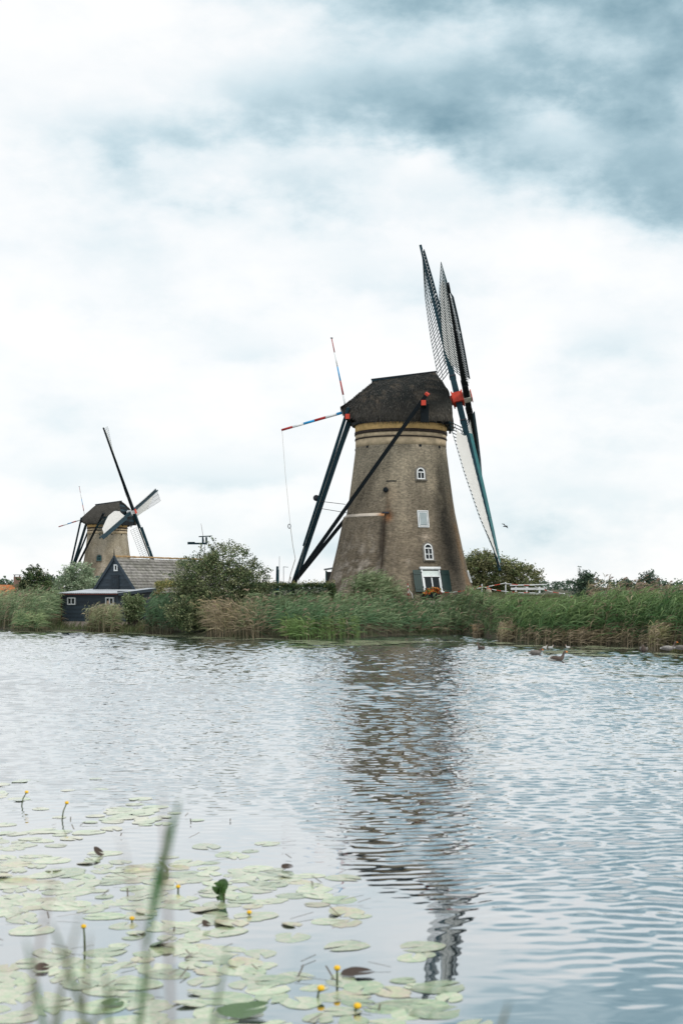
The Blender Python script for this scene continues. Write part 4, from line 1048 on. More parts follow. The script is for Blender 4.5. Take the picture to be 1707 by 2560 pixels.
reeds('reeds', scatter(-3.6, 1.2, -.7, .5, 45), 1.25, (-.2, -.1), (.085, .14, .045), (.15, .21, .075), .08, 0, label='bright grassy sedge at the water edge left of the mill', nleaf=6, base_dry=False, leaf=.6)
reeds('reeds', np.stack([rng.normal(2.2, .75, 260), rng.normal(100.5, .5, 260)], 1), 1.75, (.5, 0), (.085, .125, .06), (.20, .23, .135), .05, .02, label='pale green reed mound against the left foot of the mill', nleaf=10)
q_ = scatter(9.3, 30, -.25, 4.5, 21); q_ = q_[q_[:, 0] > .109 * q_[:, 1]]
reeds('reeds', q_, np.interp(q_[:, 0] / q_[:, 1], [.109, .125, .15, .19, .24], [1.65, 1.75, 1.95, 2.45, 2.55]), (.8, 0), (.036, .082, .028), (.105, .155, .062), .04, .03, label='tall dark green reed bed bowing to the right on the near right bank', nleaf=12, leaf=.85, wid=.024)
reeds('reeds', (lambda q: q[q[:, 0] > .168 * q[:, 1]])(scatter(14, 34, 9, 18, 7)), 1.6, (.6, 0), (.085, .10, .05), (.17, .16, .09), .30, .75, label='brown plumed reeds behind the tall green reed bed on the right', nleaf=7)
reeds('reeds', scatter(9.6, 16.2, -.5, .15, 40), .9, (.1, 0), (.09, .08, .045), (.15, .12, .07), .6, 0, label='dry brown reed stubble at the foot of the right reed bed', nleaf=4, wid=.018)
reeds('reeds', np.stack([rng.normal(8.85, .16, 60), rng.normal(93.0, .2, 60)], 1), .75, (.1, 0), (.20, .13, .06), (.24, .17, .09), .8, 0, label='small brown tussock in the inlet left of the tall reeds', nleaf=6, fan=.1)
reeds('reeds', np.stack([rng.uniform(9.4, 10.3, 150), rng.uniform(84, 87, 150)], 1), .95, (.1, 0), (.16, .15, .08), (.26, .23, .14), .6, .1, label='pale dry grass tuft at the tip of the right bank', nleaf=5, fan=.08)
reeds('reeds', np.stack([rng.uniform(15.9, 17.3, 240), rng.uniform(72.4, 74.2, 240)], 1), 1.25, (.35, 0), (.15, .15, .07), (.27, .25, .14), .45, .15, label='pale yellow grass tuft on the right islet', nleaf=6, fan=.08)
q_ = np.stack([rng.uniform(8.0, 10.9, 1500), rng.uniform(86, 101.5, 1500)], 1); q_ = q_[(q_[:, 1] > shore(q_[:, 0]) - .1) & (q_[:, 1] < shore(q_[:, 0]) + 6)]
reeds('reeds', q_, .95, (.5, 0), (.048, .095, .038), (.13, .17, .08), .06, .04, label='green reeds filling the bank behind the small inlet')
# meadow grass on the yard, behind the reeds
def turf(name, x0, x1, y0, y1, n, h, label, cols):
    c = Cloud(); x = rng.uniform(x0, x1, n); y = rng.uniform(y0, y1, n); z = ground_z(x, y); ok = z > .02; x, y, z = x[ok], y[ok], z[ok]; n = len(x)
    ks = np.linspace(0, 1, 3); hh = h * (.5 + .9 * rng.random(n)); a_ = rng.normal(0, .8, n)
    P = np.stack([x[:, None] + (np.cos(a_) * hh * .45)[:, None] * ks ** 2, y[:, None] + (np.sin(a_) * hh * .45)[:, None] * ks ** 2, z[:, None] - .03 + hh[:, None] * ks], 2)
    cl = np.array(cols)[rng.integers(0, len(cols), n)][:, None, :] * (.75 + .5 * rng.random((n, 1, 1))) * np.ones((1, 3, 1))
    c.add(*ribbons(P, np.array([1, .8, .1])[None] * .02 * np.ones((n, 1)), cl)); o = c.build(name, K['blade']); tag(o, label, 'grass', kind='stuff'); return o
GR = [(.10, .14, .055), (.13, .165, .075), (.16, .17, .085), (.075, .11, .045)]
turf('grass', -7, 16, 97, 118, 26000, .38, 'rough green grass of the mill yard around the tower foot', GR)
turf('grass', -32, -11, 100, 135, 15000, .5, 'rough grass of the low field behind the shed', GR)
turf('grass', 10.5, 34, 80, 120, 22000, .25, 'tall meadow grass behind the right reed bed', [(.10, .12, .055), (.15, .145, .08), (.19, .15, .09), (.075, .10, .045)])
turf('grass', 15.7, 22, 69.5, 74, 9000, .28, 'short yellowish grass covering the right islet', [(.20, .20, .075), (.16, .17, .06), (.25, .22, .10), (.12, .14, .05)])
turf('grass', -18.8, -7, 99, 107, 6000, .3, 'low weeds on the bank in front of the shed', GR + [(.16, .11, .06)])

# pollard willow in front of the shed, pale willow behind it, trees
tree('pollard_willow', (-14.9, 102.2, .12), [(0, 0, 1.45, .75, .7, .85), (-.35, 0, 1.95, .45, .4, .55), (.4, 0, 1.75, .45, .4, .6)], 330, 16, .11, .12, [(.085, .12, .055), (.12, .15, .075), (.055, .085, .035), (.15, .175, .10)],
     'small pollard willow with a short thick trunk in front of the shed', r0=.2, gap=.28, inner=.3, sprays=26, seed=5)
tree('willow', (-25.0, 135, .8), [(0, 0, 2.9, 1.7, 1.5, 1.8), (-.9, 0, 2.3, 1.4, 1.3, 1.6), (1.1, 0, 2.5, 1.3, 1.3, 1.5), (.2, 0, 3.9, 1.2, 1.1, .9)], 620, 22, .17, .15, G_WIL, 'pale silvery willow behind the shed, in front of the far mill', r0=.2, gap=.3, inner=.5, sprays=20, seed=6)
tree('tree', (-42.0, 196, .9), [(0, 0, 2.6, 2.3, 2.0, 2.1), (-1.2, 0, 1.6, 1.7, 1.6, 1.6), (1.2, 0, 1.6, 1.7, 1.6, 1.6), (.0, 0, 4.0, 1.2, 1.1, 1.15)], 520, 22, .27, .26, G_DARK + [(.09, .095, .05)], 'dark round tree standing alone at the far left', r0=.25, gap=.36, inner=.4, sprays=24, seed=7)
tree('tree', (14.2, 128, 2.0), [(-2.0, 0, 2.5, 2.2, 2.0, 2.0), (.2, .3, 2.3, 2.1, 2.0, 1.8), (2.1, 0, 1.9, 1.6, 1.6, 1.5), (-3.0, .2, 1.9, 1.7, 1.8, 1.8), (-1.4, 0, 3.5, 1.3, 1.3, .9)], 1150, 24, .22, .17, [(.075, .095, .040), (.105, .115, .052), (.050, .072, .030), (.135, .135, .07)],
     'broad olive-green tree behind the right foot of the mill', r0=.22, gap=.32, inner=.45, sprays=46, seed=8)
far = [(25.5, 270, 5.2, 4.4, 'rounded dark tree just right of the white railing'), (36.6, 310, 5.2, 2.4, 'slim upright tree over the reeds, right of the railing'), (41.0, 300, 3.6, 2.0, 'small low tree between the slim tree and the dense one'),
       (41.8, 245, 5.0, 3.3, 'dense dark tree above the middle of the right reeds'), (56.5, 330, 4.2, 2.3, 'pointed small tree above the right reeds'), (59.6, 300, 3.9, 2.9, 'low wide tree left of the rightmost tree'),
       (64.5, 300, 5.6, 3.6, 'tall dark tree at the right edge of the picture')]
for i, (x, y, hh, ww, lb) in enumerate(far):
    tree('tree', (x, y, 1.0), [(0, 0, hh * .5, ww * .55, ww * .5, hh * .5), (-ww * .3, 0, hh * .42, ww * .45, ww * .4, hh * .38), (ww * .3, 0, hh * .5, ww * .42, ww * .4, hh * .42), (ww * .1, 0, hh * .8, ww * .3, ww * .3, hh * .28)],
         210, 14, .30, .34, G_FAR, lb, group='far trees over the right reeds', r0=.2, gap=.3, inner=.3, sprays=8, seed=20 + i)
# far woods on the skyline
c = Cloud()
for x0, x1, y, h0 in ((-175, -70, 620, 7.5), (-130, 260, 900, 6.0), (60, 330, 1100, 8)):
    n = 420; x = rng.uniform(x0, x1, n); hx = h0 * (.55 + .7 * vnoise(np.stack([x * .05, x * 0, x * 0], 1), 3))
    p = np.stack([x, y + rng.uniform(-8, 8, n), 1 + hx * rng.random(n) ** .7], 1); leafcloud(c, p, 12, 1.2, 1.6, G_FAR)
o = c.build('woods', K['leaf']); tag(o, 'blue-green line of far woods on the horizon', 'woods', kind='stuff')

# ------------------------------------------------------------------ far farmhouse at the left edge
hs = thing('farmhouse', (-48.3, 200, -.5), 'far cottage with an orange tiled roof and brick chimney at the left edge', 'house', R(6))
MB().box((0, 0, 1.1), (6.4, 5, 2.2)).add([(3.2, -2.5, 2.2), (3.2, 2.5, 2.2), (3.2, 0, 4.1)], [(0, 1, 2)]).build('wall', K['housebrick'], hs)
MB().add([(-3.4, -2.8, 1.95), (2.7, -2.8, 1.95), (2.7, 0, 4.15), (-3.4, 0, 4.15), (2.7, 2.8, 1.95), (-3.4, 2.8, 1.95), (-3.4, -2.8, 1.8), (2.7, -2.8, 1.8), (2.7, 2.8, 1.8), (-3.4, 2.8, 1.8)],
         [(0, 1, 2, 3), (3, 2, 4, 5), (6, 7, 1, 0), (8, 9, 5, 4)]).build('roof', K['orange_roof'], hs)
MB().add([(2.7, -2.9, 1.9), (3.3, -2.9, 1.9), (3.3, 0, 4.3), (2.7, 0, 4.3), (3.3, 2.9, 1.9), (2.7, 2.9, 1.9)], [(0, 1, 2, 3), (3, 2, 4, 5)]).build('gable_coping', K['housebrick'], hs)
ch = MB().box((2.75, 0, 4.5), (.95, .95, 1.6)).build('chimney', K['housebrick'], hs)
MB().box((2.4, -.3, 5.4), (.12, .12, .25)).box((3.1, -.3, 5.4), (.12, .12, .25)).box((2.75, 0, 5.55), (1.05, 1.0, .08)).build('chimney_cap', K['steel'], ch)
MB().box((-1.2, -2.53, 1.2), (1.0, .08, 1.1)).build('window', K['white'], hs)

# ------------------------------------------------------------------ odd timber rig far behind the bush, post, thin masts
rg_ = thing('mast', (-12.4, 128, .9), 'dark timber crossbeams on a thin pole showing above the bush', 'mast')
MB().tube([(.15, 0, 0), (.1, 0, 6.2), (-.22, 0, 8.1)], [.03, .022, .014], 6).build('pole', K['rust'], rg_)
MB().box((-.55, 0, 6.30), (1.75, .16, .16)).box((-1.1, 0, 6.40), (.65, .18, .1)).build('lower_beam', K['teal'], rg_)
MB().box((-.06, 0, 6.62), (.13, .2, .52)).box((.26, 0, 6.62), (.16, .2, .52)).build('stanchion', K['teal'], rg_)
MB().beam((-.42, 0, 6.92), (.72, 0, 6.98), .12, .09).build('upper_beam', K['teal'], rg_)
ps = thing('post', (-4.9, 108, 2.2), 'short dark timber post with a thin rod left of the mill tail', 'post')
MB().box((0, 0, 1.35), (.17, .17, 2.6), Matrix.Rotation(R(2), 3, 'Y')).build('shaft', K['teal'], ps)
MB().tube([(.16, 0, .8), (.2, 0, 3.4)], .015, 5).build('rod', K['steel'], ps)
MB().box((.10, -.02, 1.6), (.1, .1, 1.6)).build('side_batten', K['teal_light'], ps)
for i, (x, y, h_, lb) in enumerate(((-3.15, 106, 3.0, 'thin steel rod standing right of the mill tail post'), (-4.35, 107, 2.6, 'thin steel aerial with a short arm left of the mill tail post'))):
    r_ = thing('rod', (x, y, 2.2), lb, 'rod'); MB().tube([(0, 0, 0), (0, 0, h_)], .02, 5).build('shaft', K['steel'], r_)
    if i: MB().tube([(-.02, 0, h_), (.35, 0, h_ - .04)], .018, 5).build('arm', K['steel'], r_)

# ------------------------------------------------------------------ flower box, posts, tape, railing, stones
fbx = thing('flower_box', (6.45, 102.55, 2.55), 'window box of orange and red flowers under the mill window', 'flower box', R(22))
MB().box((0, -.10, .12), (1.35, .28, .24)).build('box', K['black'], fbx)
c = Cloud(); cp = np.stack([rng.uniform(-.68, .68, 120), rng.uniform(-.3, .12, 120), rng.uniform(.22, .55, 120)], 1); cp[:, 2] += .12 * np.sin(cp[:, 0] * 4 + 1)
leafcloud(c, cp, 7, .06, .10, [(.05, .08, .03), (.08, .11, .04)]); c.build('leaves', K['leaf'], fbx)
c = Cloud(); leafcloud(c, cp[:85] + np.array([0, -.08, .03]), 6, .045, .085, [(.75, .16, .02), (.70, .08, .02), (.80, .30, .03), (.55, .04, .03)]); c.build('blossoms', K['petal'], fbx)
posts = [('white_post', 5.40, 103.0, .78, 'short white post in front of the mill window'), ('white_post', 10.2, 103.5, 1.02, 'white post beside the right foot of the mill'),
         ('white_post', 12.15, 105.5, 1.15, 'white post between the pale stones and the railing'), ('white_post', 17.5, 112, .75, 'white post right of the railing, above the reeds'),
         ('white_post', 19.6, 115, .6, 'small white post farthest right among the reeds')]
pp = []
for nm, x, y, h_, lb in posts:
    g_ = gz1(x, y); o = thing(nm, (x, y, g_), lb, 'post', 0, 'white tape posts along the yard edge')
    ztop = max(h_, (3.2 - g_) + .0) if False else h_
    MB().tube([(0, 0, -.2), (0, 0, ztop), (0, 0, ztop + .03)], [.05, .048, .03], 8).build('shaft', K['white'], o, True)
    MB().box((0, -.055, ztop - .12), (.05, .03, .06)).build('tape_clip', K['steel'], o)
    pp.append((x, y, g_ + ztop))
tw_ = thing('warning_post', (4.8, 102.0, 2.35), 'thin red and white stake leaning in the reeds left of the mill window', 'stake')
for i in range(5): MB().tube([(0 + i * -.012, 0, .3 + i * .18), (-(i + 1) * .012, 0, .3 + (i + 1) * .18)], .035, 7).build('stripe', K['pole_red'] if i % 2 == 0 else K['white'], tw_)
MB().tube([(-.05, 0, .8), (.25, 0, .42), (.3, 0, .1)], .022, 5).build('ribbon', K['white'], tw_)
def tape(a, b, sag, lb, n=16):
    root = thing('barrier_tape', a, lb, 'barrier tape'); a = Vector(a); b = Vector(b)
    def P(t): return (b - a) * t + Vector((0, 0, -sag * 4 * t * (1 - t)))
    for i in range(n):
        MB().beam(P(i / n), P((i + 1) / n), .012, .045, up=(0, 1, 0)).build('tape_strip', K['red'] if (i // 2) % 2 else K['white'], root) if False else \
        MB().tube([P(i / n), P((i + 1) / n)], .024, 5).build('tape_strip', K['red'] if (i // 2) % 2 else K['white'], root)
tape((pp[0][0], pp[0][1] - .06, pp[0][2] - .1), (pp[1][0], pp[1][1] - .06, pp[1][2] - .12), .30, 'sagging red and white tape in front of the mill window')
tape((9.9, 104.2, 3.17), (pp[2][0], pp[2][1] - .06, pp[2][2] - .02), .02, 'upper red and white tape right of the mill foot', 10)
tape((pp[1][0], pp[1][1] - .06, pp[1][2] - .16), (pp[2][0], pp[2][1] - .06, pp[2][2] - .65), .05, 'lower red and white tape right of the mill foot', 10)
tape((pp[2][0], pp[2][1] - .06, pp[2][2] - .06), (14.75, 108.6, 3.42), .05, 'upper red and white tape in front of the railing', 10)
tape((pp[2][0], pp[2][1] - .06, pp[2][2] - .65), (14.75, 108.6, 2.85), .04, 'lower red and white tape in front of the railing', 10)
tape((14.75, 108.6, 3.3), (pp[3][0], pp[3][1] - .06, pp[3][2] - .03), .08, 'red and white tape running right from the railing', 10)
tape((pp[3][0], pp[3][1] - .06, pp[3][2] - .1), (pp[4][0], pp[4][1] - .06, pp[4][2] - .06), .05, 'red and white tape farthest right above the reeds', 8)
rl = thing('railing', (12.9, 109.0, 2.42), 'white wooden bridge railing with three rails right of the mill', 'railing', 0)
for x in (.45, 1.27, 2.25): MB().box((x, 0, .42), (.13, .10, .92)).build('post', K['white'], rl)
MB().beam((-.02, -.03, .98), (2.80, -.03, 1.06), .16, .08).build('top_rail', K['white'], rl)
for z in (.70, .30): MB().box((1.33, -.07, z + .02), (2.58, .05, .17)).build('rail', K['white'], rl)
st_pts = [(11.0, 106.5, .62, .80, 'tall pale pointed stone between two white posts'), (10.05, 105.8, .55, .48, 'low pale stone against the right foot of the mill'), (12.7, 107.6, .5, .42, 'small pale stone left of the white railing'), (13.85, 107.8, .42, .30, 'pale stone block under the white railing')]
for x, y, w_, h_, lb in st_pts:
    o = thing('stone', (x, y, gz1(x, y)), lb, 'stone')
    V = []; nn = 12
    for i, (rr, zf) in enumerate(((1, -.1), (.98, .25), (.80, .6), (.45, .88), (.10, 1.0))):
        for j in range(nn):
            t = 2 * math.pi * j / nn; q_ = 1 + .14 * random.uniform(-1, 1); V.append((w_ / 2 * rr * q_ * math.cos(t), w_ / 2 * .8 * rr * q_ * math.sin(t), h_ * zf))
    MB().add(V, [(i * nn + j, i * nn + (j + 1) % nn, (i + 1) * nn + (j + 1) % nn, (i + 1) * nn + j) for i in range(4) for j in range(nn)] + [tuple(range(4 * nn, 5 * nn))]).build('boulder', K['stone'], o)
for x, y, lb in ((11.75, 106.6, 'small white crate behind the right white post'), (11.25, 104.2, 'small pale crate in front of the pointed stone')):
    o = thing('crate', (x, y, gz1(x, y)), lb, 'crate'); MB().box((0, 0, .12), (.42, .3, .20)).build('body', K['cream'], o); MB().box((0, 0, .235), (.46, .34, .03)).build('lid', K['white'], o)

# ------------------------------------------------------------------ birds
def bird(name, loc, rz, label, cat, path, radii, cols, flat, wing=None, group=None, s=1.0):
    o = thing(name, loc, label, cat, rz, group); o.scale = (s, s, s)
    b = MB().tube(path, radii, 10, cols, flat); ob = b.build('body', K['feather'], o, True)
    sd2 = ob.modifiers.new('smooth', 'SUBSURF'); sd2.levels = 1; sd2.render_levels = 1
    if wing:
        for sy in (-1, 1):
            w = MB().tube([(-.34, sy * .10, .17), (-.2, sy * .145, .17), (0, sy * .165, .16), (.14, sy * .13, .15), (.19, sy * .10, .14)], [.01, .06, .085, .07, .02], 8, [wing] * 5, [.4] * 5)
            w.build('wing', K['feather'], o, True)
    return o
GB, GW, GG, OR = (.085, .065, .055), (.50, .50, .48), (.16, .15, .14), (.65, .20, .04)
swim = ([(-.46, 0, .10), (-.36, 0, .12), (-.2, 0, .11), (0, 0, .09), (.16, 0, .11), (.25, 0, .18), (.28, 0, .27), (.30, 0, .36), (.33, 0, .42), (.38, 0, .435), (.43, 0, .425), (.50, 0, .41)],
        [.02, .075, .125, .145, .13, .095, .06, .048, .055, .055, .035, .012])
gc = [GW, GW, GW, GG, GB, GB, GB, GB, GB, GB, OR, OR]
tuck = ([(-.42, 0, .10), (-.3, 0, .12), (-.15, 0, .12), (0, 0, .11), (.14, 0, .13), (.2, 0, .19), (.2, 0, .25), (.16, 0, .29), (.2, 0, .31), (.27, 0, .29), (.31, 0, .26), (.36, 0, .22)],
        [.02, .08, .13, .15, .13, .09, .06, .055, .06, .055, .035, .012])
FL = [1.1] * 5 + [1] * 7
bird('goose', (9.45, 62.5, -.03), R(4), 'brown greylag goose with white rump swimming right, nearest on the water', 'goose', *swim, gc, FL, GB)
bird('goose', (9.35, 68.4, -.03), R(8), 'grey and white goose with orange bill tucked down, behind the swimming goose', 'goose', *tuck, [GW, GG, GG, GG, GG, GB, GB, GB, GB, GB, OR, OR], FL, GG)
bird('goose', (16.15, 70.3, .12), R(-6), 'pale grey goose resting on the right islet, facing right', 'goose', *swim, [GW, GG, GG, GG, GG, GG, GB, GB, GB, GB, OR, OR], FL, (.30, .29, .28), s=.95)
bird('goose', (16.75, 70.2, .15), R(2), 'dark grey goose at the right edge of the picture', 'goose', *tuck, [GW, GG, GG, GG, GB, GB, GB, GB, GB, GB, OR, OR], FL, GG, s=.95)
bird('goose', (15.2, 71.6, -.02), R(250), 'dark goose dipping its head beside the islet', 'goose', *tuck, [GB, GG, GG, GG, GB, GB, GB, GB, GB, GB, GB, GB], FL, GG, s=1.1)
bird('duck', (7.3, 74.6, -.02), R(120), 'small dark duck among the lily mats below the mill', 'duck', *swim, [GB, GB, GG, GG, GB, GB, GB, GB, GB, GB, OR, OR], FL, GB, s=.75)
gull = [GW] * 3 + [(.45, .46, .47)] * 2 + [GW] * 5 + [OR] * 2
for x, y, a_, lb in ((10.85, 76.0, 20, 'white gull sitting on the far lily mat, left one of three'), (11.15, 75.9, -10, 'white gull sitting on the far lily mat, middle one of three'), (12.1, 76.2, 200, 'white gull sitting alone at the foot of the tall reeds')):
    bird('gull', (x, y, 0), R(a_), lb, 'gull', *swim, gull, FL, None, 'white gulls on the lily mat', .34)
fb_ = thing('flying_bird', (13.8, 120, 8.4), 'small dark bird flying in the pale sky right of the sails', 'bird', R(30))
MB().tube([(-.25, 0, -.03), (-.12, 0, 0), (.02, 0, .02), (.14, 0, .03), (.2, 0, .03), (.24, 0, .03)], [.015, .045, .06, .045, .035, .008], 8, [(.05, .06, .07)] * 6).build('body', K['feather'], fb_, True)
for sy, dz_ in ((-1, -.20), (1, .24)):
    MB().tube([(0, sy * .04, .02), (.05, sy * .22, .04 + dz_ * .6), (-.06, sy * .45, dz_)], [.07, .06, .012], 6, [(.05, .06, .07)] * 3, [.25] * 3).build('wing', K['feather'], fb_, True)

# ------------------------------------------------------------------ water lilies
def pad_mesh(seed, curl=.0, n=22):
    r_ = random.Random(seed); V = [(.02, 0, .002)]; rx, ry = 1, r_.uniform(.78, .95)
    ph = [r_.uniform(0, 6.28) for _ in range(3)]
    for ring in (.45, .8, 1.0):
        for j in range(n + 1):
            t = .16 + (2 * math.pi - .32) * j / n
            rr = ring * (1 + .06 * math.sin(3 * t + ph[0]) + .025 * math.sin(7 * t + ph[1]) - (.22 * ring * math.exp(-((t - ph[2]) / .22) ** 2) if seed % 3 == 0 else 0))
            z = .001 + curl * .5 * ring ** 3 * max(0, math.sin(t + ph[2])) + .0015 * ring * math.sin(2 * t + ph[1])
            V.append((rr * rx * math.cos(t), rr * ry * math.sin(t), z))
    F = [(0, 1 + j, 2 + j) for j in range(n)]; m_ = n + 1
    for k in range(2):
        for j in range(n): a_ = 1 + k * m_ + j; F.append((a_, a_ + m_, a_ + m_ + 1, a_ + 1))
    me = bpy.data.meshes.new('lily_pad'); me.from_pydata(V, [], F); me.update(); me.polygons.foreach_set('use_smooth', [True] * len(F))
    return me
pads = [pad_mesh(i, .006 if i < 10 else .3) for i in range(12)]
for i, p in enumerate(pads): p.materials.append(K['pad2'] if i in (3, 11) else K['pad3'] if i in (4, 8) else K['pad'])
def mat_edge(y):      # right-hand edge of the near lily bed
    return np.interp(y, [9, 10.5, 11.5, 12.5, 14, 16, 18, 20, 22, 26], [1.7, 1.1, .95, .55, .15, -.35, -.95, -1.9, -3.2, -4.6])
cand = []
for k in range(9000):
    y = 10.0 + 14.0 * random.random() ** .85; x = random.uniform(-.27 * y, mat_edge(y) + .4)
    edge = (mat_edge(y) - x)
    dn = fbm(np.array([[x * .7, y * .45, 0]]), 40, 3)[0]
    if edge < 0 and random.random() < .93: continue
    if dn < .46 + .10 * max(0, (y - 13) / 9) and random.random() < .88: continue
    if random.random() < .80 * min(1, max(0, (y - 13.5) / 4.5)): continue
    r = random.uniform(.10, .235)
    if all((x - a_) ** 2 + ((y - b_)) ** 2 > (.50 * (r + c_)) ** 2 for a_, b_, c_ in cand): cand.append((x, y, r))
    if len(cand) > 360: break
cand.sort(key=lambda q: q[1])
for i, (x, y, r) in enumerate(cand[:300]):
    me = pads[random.randrange(10)] if random.random() < .95 else pads[10 + random.randrange(2)]
    o = link('lily_pad', me, None); o.location = (x, y, .0015 + .0025 * random.random()); o.scale = (r, r, r); o.rotation_euler = (random.gauss(0, .006), random.gauss(0, .006), random.uniform(0, 6.28))
    row = 'front rows' if y < 12.2 else 'middle rows' if y < 15 else 'far rows'; q_ = x / y; col_ = 'at the left' if q_ < -.15 else 'in the middle' if q_ < -.03 else 'at the right'
    tag(o, f'{"tan" if me is pads[3] or me is pads[11] else "deep green" if me is pads[4] or me is pads[8] else "pale green"} pad flat in the {row} of the near lily bed {col_}', 'lily pad', f'{"tan" if me is pads[3] or me is pads[11] else "deep green" if me is pads[4] or me is pads[8] else "pale green"} lily pads in the {row} of the near bed, {col_}')
def pad_field(name, pts, label, z0=.004):
    V = []; F = []; k = 0
    base_ = []
    for p in pads[:6]: base_.append(np.array([tuple(v.co) for v in p.vertices]))
    tris = [[tuple(q.vertices) for q in p.polygons] for p in pads[:6]]
    for x, y, r in pts:
        i = random.randrange(6); t = random.uniform(0, 6.28); b = base_[i]; cs, sn = math.cos(t), math.sin(t)
        V.append(np.stack([x + r * (b[:, 0] * cs - b[:, 1] * sn), y + r * (b[:, 0] * sn + b[:, 1] * cs), b[:, 2] * r + z0 + .003 * random.random()], 1))
        F += [tuple(v + k for v in f) for f in tris[i]]; k += len(b)
    me = bpy.data.meshes.new(name); me.from_pydata([tuple(v) for v in np.concatenate(V)], [], F); me.update(); me.polygons.foreach_set('use_smooth', [True] * len(F))
    o = link(name, me, K['pad']); tag(o, label, 'lily pads', kind='stuff'); return o
if len(cand) > 300: pad_field('lily_mat', cand[300:], 'outlying small lily pads at the far side of the near bed')
# the far mats along the reeds
cx_ = rng.uniform(-24, 18, 9000); cy_ = shore(cx_) - rng.uniform(.1, 14, 9000); ok = far_mat(cx_, cy_) & (fbm(np.stack([cx_ * .8, cy_ * .8, cx_ * 0], 1), 47, 2) > .40); cx_, cy_ = cx_[ok][:2300], cy_[ok][:2300]
fm = [(float(a_), float(b_), random.uniform(.14, .30)) for a_, b_ in zip(cx_, cy_)]
pad_field('lily_mat', fm, 'pale lily mat floating along the far bank below the reeds', .028)

def flower(x, y, h_, lean, label, r=.035):
    r *= .72
    o = thing('water_lily', (x, y, 0), label, 'flower', 0, 'yellow water lilies of the near bed')
    tip = Vector((lean, 0, h_))
    MB().tube([(0, 0, -.05), (lean * .3, 0, h_ * .5), tip], [.010, .009, .008], 6).build('stem', K['stem'], o, True)
    b = MB().lathe([(.35 * r, -r * .7), (.85 * r, -r * .35), (r, r * .1), (.8 * r, r * .6), (.45 * r, r * .75), (.2 * r, r * .6)], 10, tip); b.build('flower_head', K['flower'], o, True)
    MB().lathe([(.25 * r, -r * .8), (.8 * r, -r * .55), (.9 * r, -r * .3)], 8, tip).build('sepals', K['stem'], o, True)
for x, y, h_, ln_, lb, r in ((-.035, 11.45, .14, 0, 'yellow water lily on an upright stem, right of centre at the bottom', .038), (-.19, 11.1, .075, .03, 'yellow water lily on a short leaning stem near the bottom', .042), (.10, 10.75, .04, .02, 'low yellow water lily nearest the bottom edge', .042),
                        (-2.28, 12.65, .19, -.01, 'yellow water lily on a tall upright stem at the left', .034), (-3.85, 19.6, .24, .07, 'small yellow water lily on a leaning stem, far left', .04), (-4.7, 20.9, .20, .08, 'tiny yellow water lily farthest off at the left edge', .04),
                        (-2.0, 13.6, .04, 0, 'low yellow water lily left of the green blade', .035), (-1.72, 15.0, .05, 0, 'low yellow water lily behind the green blade', .035), (-.9, 13.9, .03, 0, 'low yellow water lily in the middle of the near bed', .035)):
    flower(x, y, h_, ln_, lb, r)
def odd_leaf(x, y, sc, rot, label, m, tilt=(0, 0), z=.03, name='floating_leaf'):
    me = pad_mesh(int(abs(x * 100)) + 3, .3); me.materials.append(m); o = link(name, me, None); o.location = (x, y, z); o.scale = (sc, sc * .8, sc); o.rotation_euler = (tilt[0], tilt[1], rot); tag(o, label, 'leaf'); return o
up = thing('upright_leaf', (-1.20, 14.55, 0), 'dark green crumpled leaf cluster standing out of the near water', 'leaf')
for i in range(5):
    me = pad_mesh(60 + i, .6); me.materials.append(K['padg']); o = link('leaf_lobe', me, None, up); o.location = (random.gauss(0, .04), random.gauss(0, .03), .07 + .02 * i); o.scale = (.085,) * 3; o.rotation_euler = (R(random.uniform(40, 110)), random.gauss(0, .5), random.uniform(0, 6.28))
MB().tube([(0, 0, -.05), (0, 0, .08)], .012, 6).build('stem', K['stem'], up)
odd_leaf(-.73, 10.65, .20, .3, 'mid-green lily pad with raised edge at the bottom of the picture', K['padg'], (R(9), 0), .04, 'lily_pad')
odd_leaf(-1.60, 12.75, .15, 1.2, 'brown-green curled pad under the tall green blade', K['padg'], (R(-16), 0), .03)
odd_leaf(-2.0, 16.0, .13, 2.0, 'pale upturned pad left of the green leaf cluster', K['pad'], (R(50), .2), .07)
odd_leaf(-2.9, 17.0, .09, 1.0, 'dark red-brown crumpled leaf far out in the near bed', K['padd'], (R(60), .4), .05)
odd_leaf(-1.27, 13.35, .05, .5, 'small black seed head below the green leaf cluster', K['padd'], (R(50), .3), .05)
odd_leaf(.13, 11.75, .14, .2, 'brown-edged curled leaf right of the upright yellow lily', K['padd'], (R(12), 0), .025)
odd_leaf(-.62, 16.2, .07, .2, 'small dark curled leaf at the right fringe of the near bed', K['padd'], (R(30), 0), .03)
odd_leaf(-2.5, 11.9, .06, .2, 'little dark leaf left of the tall yellow lily', K['padd'], (R(40), 0), .03)
odd_leaf(-1.75, 10.9, .10, .9, 'yellow-brown decaying leaf at the lower left', K['padg'], (R(12), 0), .02)
tw = Cloud(); n_ = 90; x = rng.uniform(-4, .8, n_); y = rng.uniform(10.3, 21, n_); ok = x < mat_edge(y) + .3; x, y = x[ok], y[ok]; n_ = len(x); a_ = rng.uniform(0, 3.14, n_); L_ = rng.uniform(.08, .35, n_); ks = np.linspace(-.5, .5, 3)
tw.add(*ribbons(np.stack([x[:, None] + (np.cos(a_) * L_)[:, None] * ks, y[:, None] + (np.sin(a_) * L_)[:, None] * ks, .022 + .04 * rng.random((n_, 1)) * (ks + .5)], 2), .007 * np.ones((n_, 3)), vary((.06, .05, .035), n_, 3), np.tile(np.array([[0, 0, 1.]]), (n_, 1))))
tag(tw.build('stem_litter', K['blade']), 'dark dead stems and scraps strewn over the near lily bed', 'litter', kind='stuff')

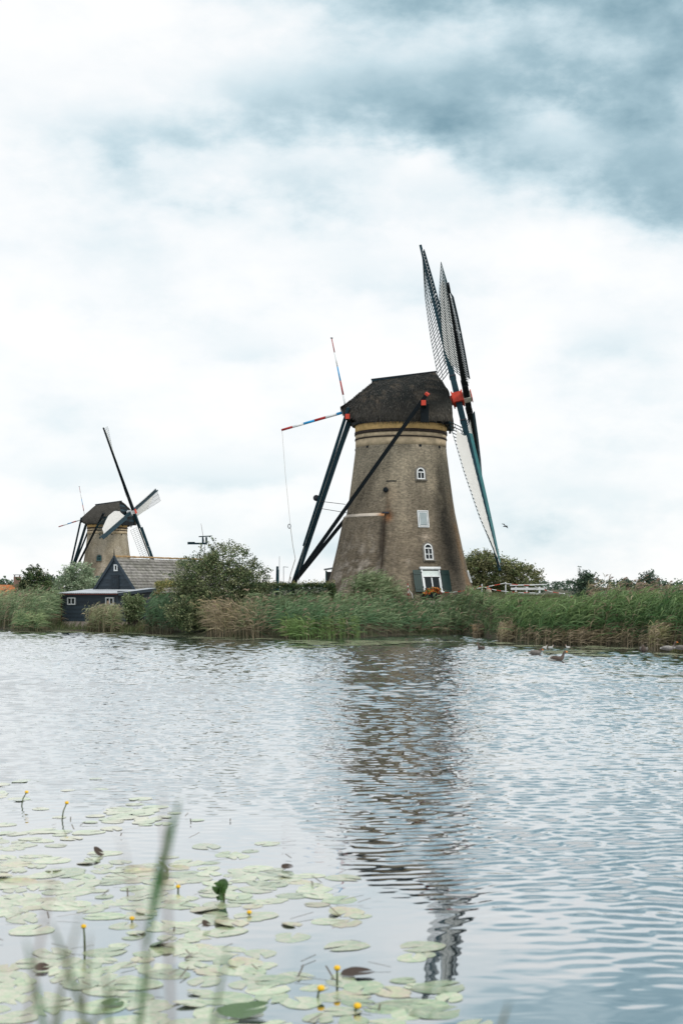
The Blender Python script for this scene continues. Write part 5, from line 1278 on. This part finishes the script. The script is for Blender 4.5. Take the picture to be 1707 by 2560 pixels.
# ------------------------------------------------------------------ out-of-focus grass on the near bank
def grass_blade(x, y, h_, lean, w, col, label, bend=0.3, slim=False):
    n = 9; t = np.array([0, .3, .6, .74, .84, .9, .95, .98, 1.]); zb = float(np.interp(y, [0, 3, 7.3], [1.5, 1.05, 0]))
    P = np.stack([lean * t ** (5 if slim else 4), .1 * t ** 2, (h_ - zb) * (t - bend * .12 * t ** 3)], 1)[None]
    P[0, :, 2] *= (h_ - zb) / P[0, -1, 2]
    ww = (w * np.array([.10, .10, .12, .15, .45, 1, .90, .40, .05] if slim else [.7, .9, 1, 1, 1, .92, .75, .5, .08]))[None]
    V, q, T = ribbons(P, ww, np.tile(np.array(col), (1, n, 1)), np.array([[.15, 1, 0.]]))
    o = link('grass_blade', arr_mesh('grass_blade', V, q, tint=T, smooth=True), K['blade']); o.location = (x, y, zb)
    tag(o, label, 'grass blade', 'blurred grass blades on the near bank')
GA, GBR, GP = (.030, .135, .030), (.12, .11, .055), (.22, .17, .15)
# x at the tip, distance, height of the tip
for i, (px, py, Y, lean, w, col, lb) in enumerate((
    (438, 2010, 2.6, .10, .0058, GA, 'long bright green out-of-focus grass blade left of centre'),
    (383, 1985, 2.1, -.03, .004, GP, 'thin pinkish out-of-focus grass stem beside the green blade'),
    (360, 2420, 2.9, .05, .006, (.09, .15, .07), 'soft green out-of-focus blade at the bottom below the green blade'),
    (95, 2330, 2.5, -.16, .007, (.08, .12, .06), 'leaning green out-of-focus blade at the lower left'),
    (205, 2360, 2.7, .03, .005, GBR, 'brownish out-of-focus stem at the lower left'),
    (30, 2380, 2.4, -.10, .007, (.06, .14, .06), 'dark green out-of-focus blade at the left edge'),
    (110, 2190, 2.2, .08, .004, GP, 'pale thin out-of-focus stem at the left'),
    (180, 2300, 2.3, .10, .004, GBR, 'thin tan out-of-focus stem at the left'),
    (300, 2470, 2.5, .25, .006, (.10, .12, .05), 'arching olive out-of-focus blade at the lower left'),
    (560, 2400, 2.6, .07, .006, (.10, .15, .08), 'faint green out-of-focus blade at the bottom centre'),
    (265, 2100, 2.0, -.12, .0025, GP, 'very faint out-of-focus stem leaning left'),
    (140, 2450, 2.6, .05, .007, (.07, .13, .06), 'broad green out-of-focus blade at the bottom left'),
    (240, 2440, 2.8, -.04, .006, (.07, .13, .06), 'short green out-of-focus blade at the bottom left'),
    (1290, 2540, 2.6, .12, .007, GBR, 'brown out-of-focus grass head at the bottom right'))):
    zt = 3.2 - (py - 1470) / 3555.6 * Y; xt = (px - 853.5) / 3555.6 * Y
    grass_blade(xt - lean, Y, zt, lean, w * (1.6 if i == 0 else .85), col if i == 0 else tuple(min(.3, q * 1.35) for q in col), lb, slim=(i == 0))
